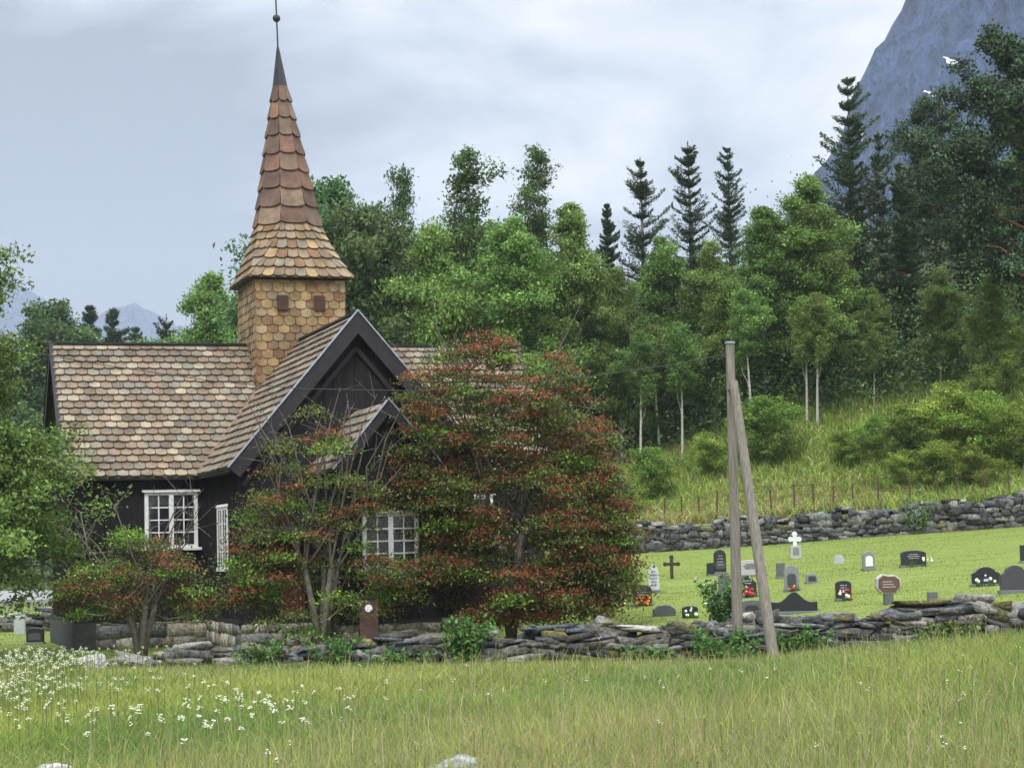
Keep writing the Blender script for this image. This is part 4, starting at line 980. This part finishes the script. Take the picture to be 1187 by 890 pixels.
# red leaved trees in front of the church
RED = np.array(s2l(122, 60, 46)); RED2 = np.array(s2l(144, 82, 54)); OLV = np.array(s2l(90, 100, 48)); GRN = np.array(s2l(108, 142, 50)); DK = np.array(s2l(58, 66, 36))
HOLES = []
def padded_tree(seed, px0, Y, shape, npads, nleaf, pr_red, lsz, label, bare=0, stems=5, zbase=None, holes=(), extra=()):
    """shape: polygon-ish list of (px, ytop, ybottom) giving the silhouette's extent; depth follows the width"""
    r = np.random.default_rng(seed); c = P(px0, 700, Y); z0 = Hf(c.x, Y)
    root = empty('red_leaved_tree', (c.x, Y, z0), 0, label, 'tree')
    X_ = [P(s[0], 0, Y).x - c.x for s in shape]; T_ = [P(s[0], s[1], Y).z - z0 for s in shape]; B_ = [P(s[0], s[2], Y).z - z0 for s in shape]
    hw = (X_[-1] - X_[0]) / 2; xc = (X_[-1] + X_[0]) / 2
    mb = MB(); Vp = []; colp = []; pads = []
    st = []
    for i in range(stems):
        a = 6.28 * i / stems + r.normal(0, .3); st.append(Vector((math.cos(a) * .35 + xc * .3, math.sin(a) * .3, (max(T_)) * .35)))
    for s in st: mb.tube([(0, 0, -.2), s * .4 + Vector((0, 0, .1)), s], [.10, .075, .05], 6)
    tries = 0
    for ex, ey in extra: e = P(ex, ey, Y - .9); pads.append((e.x - c.x, -.9, e.z - z0))
    while len(pads) < npads and tries < 20000:
        tries += 1; x = r.uniform(X_[0], X_[-1]); t = np.interp(x, X_, T_); b = np.interp(x, X_, B_); z = r.uniform(b, t)
        fx = (x - xc) / hw; dy = math.sqrt(max(1 - fx * fx, .04)) * hw * .72; y = r.uniform(-dy, dy)
        # keep pads towards the outside of the dome
        rr = math.sqrt((fx) ** 2 + (y / (hw * .72 + 1e-6)) ** 2 + (max(z - b, 0) / (max(T_) - min(B_))) ** 2)
        if rr > 1.02 or r.random() > .25 + rr: continue
        sp_ = (CX + (c.x + x) / (Y + y) * F, 633 - (z + z0 - 2.5) / (Y + y) * F - .0245 * ((c.x + x) / (Y + y) * F))
        if y < .4 * hw and any(a < sp_[0] < b and c2 < sp_[1] < d for a, b, c2, d in holes): continue
        if any((x - q[0]) ** 2 + (y - q[1]) ** 2 + 4 * (z - q[2]) ** 2 < .05 for q in pads): continue
        pads.append((x, y, z))
    nodes = [(q, .05) for q in st]
    for (x, y, z) in sorted(pads, key=lambda q: (q[0] - xc * .3) ** 2 + q[1] ** 2 + (q[2] - max(T_) * .3) ** 2):
        e = Vector((x, y, z)); s, rs = min(nodes, key=lambda q: (q[0] - e).length * (1 if q[0].z < e.z + .15 else 1.8)); ln = (e - s).length
        mid = s.lerp(e, .5) + Vector((r.normal(0, .07), r.normal(0, .07), -.08 * ln)); mid2 = s.lerp(e, .8) + Vector((r.normal(0, .04), r.normal(0, .04), -.02 * ln))
        r2 = max(rs * .78, .007); mb.tube([s, mid, mid2, e], [r2, r2 * .85, r2 * .75, r2 * .6], 4, cap=False); nodes.append((e, r2))
        hfrac = (z - min(B_)) / (max(T_) - min(B_)); u = r.random()
        red = u < pr_red * (.8 + .4 * r.random()); main = (RED if r.random() < .6 else RED2) if red else (GRN if r.random() < .35 else OLV)
        sx = r.uniform(.18, .36) * (hw / 3) ** .35; m_ = nleaf
        q = r.normal(0, 1, (m_, 3)) * np.array([sx, sx, .07]); q[:, 2] -= .22 * (np.hypot(q[:, 0], q[:, 1]) / .5) ** 2 * .4; q += np.array([x, y, z])
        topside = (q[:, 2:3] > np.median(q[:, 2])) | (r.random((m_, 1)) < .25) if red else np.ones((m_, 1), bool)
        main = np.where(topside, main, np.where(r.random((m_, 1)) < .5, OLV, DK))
        al = r.random(m_)[:, None]; u2 = r.random((m_, 1))
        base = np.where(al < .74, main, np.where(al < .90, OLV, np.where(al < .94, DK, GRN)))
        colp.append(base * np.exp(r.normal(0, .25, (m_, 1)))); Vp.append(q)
    for i in range(bare):
        a = r.uniform(-1.2, 1.2); e = Vector((math.sin(a) * hw * 1.05 + xc, r.uniform(-.5, .3), max(T_) * r.uniform(.75, 1.12)))
        s = st[i % stems]; k1 = s.lerp(e, .5) + Vector(r.normal(0, .15, 3)); k2 = s.lerp(e, .8) + Vector(r.normal(0, .12, 3))
        mb.tube([s, k1, k2, e], [.03, .02, .014, .006], 4, cap=False)
        for _ in range(4):
            f = r.uniform(.4, 1); q = k1.lerp(e, f); mb.tube([q, q + Vector(r.normal(0, .28, 3)) + Vector((0, 0, .18))], [.009, .004], 3, cap=False)
    q = np.concatenate(Vp); cc = np.concatenate(colp)
    V, Fq, _ = leaves_np(q, lsz, seed + 1, lambda p, r_: np.zeros((len(p), 3)), .9, .42)
    mb.build('trunk', MA['bark'], root, smooth=True)
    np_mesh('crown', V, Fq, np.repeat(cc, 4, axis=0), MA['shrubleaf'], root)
    return root
padded_tree(401, 592, 45.3, [(440, 500, 580), (458, 440, 700), (490, 410, 712), (525, 384, 715), (560, 380, 720), (610, 398, 722), (645, 420, 715), (665, 445, 712), (690, 505, 708), (700, 548, 695), (708, 590, 665)], 480, 270, .62, .088, 'largest red and green leaved tree, hiding the right half of the church', stems=7, bare=10, holes=((430, 480, 590, 650), (592, 622, 385, 432), (570, 625, 560, 640), (440, 560, 672, 705)), extra=[(482, 436), (497, 452), (474, 458), (488, 474), (508, 428), (503, 478), (480, 497), (495, 515), (508, 545), (470, 520), (486, 545), (500, 498), (512, 455), (476, 560)])
padded_tree(402, 372, 43.9, [(266, 655, 700), (290, 545, 715), (320, 490, 735), (355, 472, 738), (395, 500, 735), (418, 550, 725), (440, 645, 705), (460, 655, 690)], 128, 200, .34, .085, 'middle sized red and green tree before the transept, with bare twigs on top', bare=20, stems=6, holes=((418, 480, 590, 645), (400, 440, 475, 530)))
padded_tree(403, 163, 44.2, [(64, 685, 706), (90, 655, 714), (120, 620, 720), (150, 580, 722), (176, 610, 720), (205, 650, 718), (236, 685, 708)], 74, 175, .38, .082, 'smallest red and green tree, before the left wall of the church', bare=11, stems=5)

# small leafy plants
def leafy_plant(px, py, Y, wpx, hpx, label, name='leafy_weed', colr=(.085, .19, .04), white=0, n=900, seed=1):
    r = np.random.default_rng(seed); k = F / Y; p = P(px, py, Y); z = Hf(p.x, Y); root = empty(name, (p.x, Y, z), 0, label, 'plant')
    hh = max(P(px, py - hpx, Y).z - z, .3); ww = wpx / k / 2; mb = MB(); pts = []
    for i in range(16):
        e = Vector((r.uniform(-ww, ww), r.uniform(-ww, ww) * .6, hh * r.uniform(.5, 1))); mb.tube([(e.x * .2, e.y * .2, -.05), (e.x * .7, e.y * .7, e.z * .55), e], [.012, .009, .004], 4, cap=False)
        for j in range(n // 16): f = r.uniform(.25, 1.05); pts.append([e.x * f + r.normal(0, .07), e.y * f + r.normal(0, .07), e.z * f + r.normal(0, .06)])
    mb.build('stem', MA['bark'], root); V, Fq, c = leaves_np(np.array(pts), .11, seed, greens(colr, .3), .7)
    if white:
        sel = np.repeat(r.random(len(pts)) < white, 4); c[sel] = (.7, .72, .66)
    np_mesh('foliage', V, Fq, c, MA['shrubleaf'], root)
leafy_plant(545, 765, 41.9, 60, 48, 'bright green leafy plant against the front wall below the largest red tree', seed=3, n=1100)
leafy_plant(838, 735, 43.1, 52, 62, 'leafy bush with white flower heads beside the upright pole', 'flowering_bush', white=.08, seed=4, n=1300)
leafy_plant(465, 772, 41.9, 80, 22, 'low weeds at the foot of the wall under the wooden marker', seed=5, n=600)
leafy_plant(385, 770, 41.9, 90, 36, 'tangle of weeds at the wall below the middle tree', seed=6, n=900)
leafy_plant(845, 765, 41.4, 80, 34, 'green weeds at the foot of the upright pole', seed=7, n=1100)
leafy_plant(745, 772, 41.9, 70, 22, 'low weeds at the foot of the wall left of the poles', seed=8, n=600)
leafy_plant(930, 758, 41.8, 80, 28, 'weeds at the wall right of the leaning pole', seed=9, n=800)
leafy_plant(1090, 745, 41.8, 90, 26, 'weeds at the wall below the tiny dark block', seed=10, n=800, colr=(.11, .16, .04))
leafy_plant(1060, 592, 77.6, 50, 22, 'ferns growing out of the back wall', seed=11, n=500)
leafy_plant(300, 770, 41.9, 70, 26, 'weeds at the left part of the front wall', seed=12, n=600)

# ------------------------------------------------------------------ grass (nobody could count it)
gn1 = rngnoise(41, 8, .25, 1.1); gn2 = rngnoise(42, 8, .12, .5); gn3 = rngnoise(43, 6, .6, 2.0)
def blades(n, xr, yr, h, wd, seed, colfn, accept=None, bend=.35, wdist=0, minview=True):
    r = np.random.default_rng(seed); y = yr[0] + (yr[1] - yr[0]) * r.random(n) ** 1.0; x = r.uniform(-1, 1, n) * (y * .262 + 1.0) if minview else r.uniform(*xr, n)
    if minview: x = np.clip(x, xr[0], xr[1]); keep = (x > xr[0]) & (x < xr[1]); x, y = x[keep], y[keep]
    if accept is not None: k_ = accept(x, y, r); x, y = x[k_], y[k_]
    n = len(x); z = H(x, y) - .02; hh = h * r.uniform(.45, 1.25, n) * (1 + .25 * gn1(x, y)) * (1 - .45 * ss(y, 37, 41.5) * (y < 42.2)); w_ = wd * r.uniform(.6, 1.3, n) * (1 + wdist * (y - yr[0]))
    a = r.uniform(0, PI, n); sx, sy = np.cos(a) * w_ / 2, np.sin(a) * w_ / 2; bx, by = r.normal(0, bend, n) * hh, r.normal(0, bend, n) * hh
    b = np.stack([x, y, z], 1); m_ = b + np.stack([bx * .3, by * .3, hh * .55], 1); t = b + np.stack([bx, by, hh * (1 - .2 * np.hypot(bx, by) / (hh + 1e-6))], 1)
    s = np.stack([sx, sy, np.zeros(n)], 1)
    V = np.stack([b - s, b + s, m_ + s * .8, m_ - s * .8, t + s * .15, t - s * .15], 1).reshape(-1, 3)
    i = np.arange(n)[:, None] * 6; Fq = np.concatenate([i + [0, 1, 2, 3], i + [3, 2, 4, 5]], 1).reshape(-1, 4)
    return V, Fq, np.repeat(colfn(x, y, r), 6, axis=0), (x, y, t)
MG = np.array([.135, .235, .045]); MY = np.array([.28, .32, .07]); MS = np.array([.37, .33, .17]); MGD = np.array([.07, .13, .03]); MR = np.array([.30, .21, .13])
def meadow_col(x, y, r):
    n = len(x); g_ = np.clip(.5 + .55 * gn1(x, y * .5) + .30 * gn2(x, y * .6) + .18 * (x / 10), 0, 1)
    s_ = np.clip(.33 - .45 * gn2(x + 9, y * .6) - .05 * x / 5, 0.04, .8); u = r.random(n)
    c = np.where((u < s_ * .45)[:, None], MS, np.where((u < s_ * .7)[:, None], MR, np.where((r.random(n) < g_)[:, None], MG, MY)))
    c = np.where(((y > 40.6) & (r.random(n) < .6))[:, None], MGD * 1.3, c)
    return c * np.exp(r.normal(0, .22, (n, 1)))
def acc(x, y, r): return (y < FW_Y - .55) & (r.random(len(x)) < 1.0)
V, Fq, c, _ = blades(320000, (-14, 14), (18.5, 42.2), .32, .0095, 51, meadow_col, acc, wdist=.03, bend=.55)
tag(np_mesh('meadow_grass', V, Fq, c, MA['grass']), 'tall summer meadow grass filling the foreground', 'grass', kind='stuff')
# thin seed stalks
V, Fq, c, _ = blades(26000, (-14, 14), (18.5, 41.2), .58, .008, 52, lambda x, y, r: np.where((r.random(len(x)) < .5)[:, None], MS * .9, MY) * np.exp(r.normal(0, .2, (len(x), 1))), lambda x, y, r: (y < FW_Y - .7) & (gn2(x + 9, y * .6) < .15 + r.normal(0, .3, len(x))), wdist=.03, bend=.18)
tag(np_mesh('seed_stalks', V, Fq, c, MA['grass']), 'straw coloured seed stalks standing over the meadow', 'grass', kind='stuff')
def lawn_col(x, y, r):
    st_ = np.clip(.5 + .42 * np.sin(y * 2.6 + .7 * np.sin(x * .6) - x * .35) + .35 * np.sin(y * 5.7 + 1.3 * np.sin(x * 1.1) + x * .4) + .3 * gn1(x * .8, y * 1.6), 0, 1)
    c = lerp(np.array([.095, .155, .026]), np.array([.235, .275, .055]), st_[:, None]); c = np.where((r.random(len(x)) < .06)[:, None], np.array([.3, .28, .1]), c)
    return c * np.exp(r.normal(0, .15, (len(x), 1)))
cs, sn = math.cos(-YAW), math.sin(-YAW)
def lawn_acc(x, y, r):
    u_ = (x - TX) * cs - (y - TY) * sn; v_ = (x - TX) * sn + (y - TY) * cs
    inside = ((np.abs(u_) < 6.1) & (np.abs(v_) < 2.9)) | ((np.abs(u_) < 2.9) & (v_ > -7.2) & (v_ < 6)) | ((np.abs(u_) < 1.2) & (v_ > -9.9) & (v_ < 0))
    return ~inside & (y > FW_Y + .0) & (y < BW_Y - .35)
V, Fq, c, _ = blades(260000, (-20, 24), (42.8, 77.6), .04, .022, 53, lawn_col, lawn_acc, bend=.6)
tag(np_mesh('lawn_grass', V, Fq, c, MA['grass']), 'short mown grass between the graves', 'grass', kind='stuff')
def bank_col(x, y, r):
    n = len(x); br_ = np.clip(.55 - .07 * (x - 6) + .7 * gn2(x * 1.3, y) , .05, .95); u = r.random(n)
    c = np.where((u < br_ * .75)[:, None], np.array([.36, .27, .14]), np.where((r.random(n) < .5)[:, None], np.array([.34, .37, .09]), np.array([.20, .33, .06])))
    c = np.where((r.random(n) < .012)[:, None], np.array([.7, .7, .6]), c)
    return c * np.exp(r.normal(0, .25, (n, 1)))
V, Fq, c, _ = blades(150000, (-2, 28), (78.6, 100), .5, .05, 54, bank_col, lambda x, y, r: y < 92 + 4 * r.random(len(x)), bend=.6)
tag(np_mesh('bank_undergrowth', V, Fq, c, MA['grass']), 'bracken, tall grass and weeds covering the bank above the back wall', 'undergrowth', kind='stuff')
V, Fq, c, _ = blades(26000, (-60, -4), (58, 130), .3, .06, 55, lambda x, y, r: np.array([.10, .18, .04]) * np.exp(r.normal(0, .25, (len(x), 1))), lambda x, y, r: ((y > 64) & (y < 83.5)) | (y > 91.5), bend=.5)
tag(np_mesh('verge_grass', V, Fq, c, MA['grass']), 'rough grass by the road left of the church', 'grass', kind='stuff')
# grass creeping up in front of the wall
V, Fq, c, _ = blades(16000, (-11, 13), (41.2, 42.2), .30, .02, 56, lambda x, y, r: np.where((r.random(len(x)) < .3)[:, None], MS * .8, MGD * 1.6) * np.exp(r.normal(0, .25, (len(x), 1))), lambda x, y, r: (gn3(x, y * 0) > -.5), bend=.3)
tag(np_mesh('wall_foot_grass', V, Fq, c, MA['grass']), 'ranker grass growing against the front wall', 'grass', kind='stuff')

# flowers
def flowers(n, seed, where, h, rad, colr, name, label, stemc=(.13, .18, .05), k=8, yr=(19, 41.8)):
    r = np.random.default_rng(seed); VV = []; CC = []
    y = r.uniform(*yr, n); x = r.uniform(-1, 1, n) * (y * .26 + .5); ok = where(x, y, r); x, y = x[ok], y[ok]; n = len(x)
    z = H(x, y); hh = h * r.uniform(.7, 1.2, n)
    V = []; 
    for i in range(n):
        cx_, cy_, cz_ = x[i], y[i], z[i] + hh[i]
        V += [(cx_ - .006, cy_, z[i]), (cx_ + .006, cy_, z[i]), (cx_ + .006, cy_, cz_), (cx_ - .006, cy_, cz_)]; CC += [stemc] * 4
        for j in range(k):
            a = r.uniform(0, 6.28); d_ = rad * r.uniform(.1, .9); ox, oy = cx_ + d_ * math.cos(a), cy_ + d_ * math.sin(a); oz = cz_ + r.uniform(-.02, .03); q = rad * r.uniform(.2, .4); ti = r.normal(0, .35) * q
            cc = np.array(colr) * r.uniform(.8, 1.1)
            V += [(ox - q, oy - q * .3, oz - ti), (ox + q * .2, oy - q, oz - q * .35), (ox + q, oy + q * .2, oz + ti), (ox - q * .1, oy + q, oz + q * .25)]; CC += [cc] * 4
    V = np.array(V); tag(np_mesh(name, V, np.arange(len(V)).reshape(-1, 4), np.array(CC), MA['grass']), label, 'flowers', kind='stuff')
flowers(15000, 61, lambda x, y, r: (r.random(len(x)) < np.clip(np.exp(-((x + .215 * y + 1.3) / 1.7) ** 2) * ss(y, 22, 34) * (.5 + .6 * gn1(x * 1.4, y)) + .5 * (x < -.2 * y - .3) * ss(y, 32, 38) * (gn1(x * 2, y * 1.5) > -.1), 0, 1)),   .5, .04, (.66, .68, .48), 'white_wildflowers', 'white umbel flowers crowding the left of the meadow')
flowers(1500, 64, lambda x, y, r: (r.random(len(x)) < np.exp(-((x + 3.7) / 1.3) ** 2 - ((y - 27.0) / 3.0) ** 2)), .55, .05, (.70, .70, .55), 'white_wildflowers', 'looser patch of white umbel flowers low on the left of the meadow')
flowers(330, 62, lambda x, y, r: gn1(x, y) > 0, .5, .022, (.8, .6, .03), 'yellow_wildflowers', 'scattered yellow flowers in the meadow', k=3)
flowers(90, 63, lambda x, y, r: x > -3, .5, .04, (.75, .75, .68), 'white_clover', 'few white flowers dotted over the middle and right of the meadow', k=4)

# ------------------------------------------------------------------ air
hz = MB(); hz.box(-1700, 1700, -120, 4350, -41, 640)
HM = bpy.data.materials.new('haze_air'); HM.use_nodes = True; t = HM.node_tree; t.nodes.clear(); o = t.nodes.new('ShaderNodeOutputMaterial'); pv = t.nodes.new('ShaderNodeVolumePrincipled')
pv.inputs['Color'].default_value = (.62, .68, .78, 1); pv.inputs['Density'].default_value = .00020; t.links.new(pv.outputs[0], o.inputs['Volume'])
tag(hz.build('haze', HM), 'thin moist air over the whole valley', 'haze', kind='stuff')
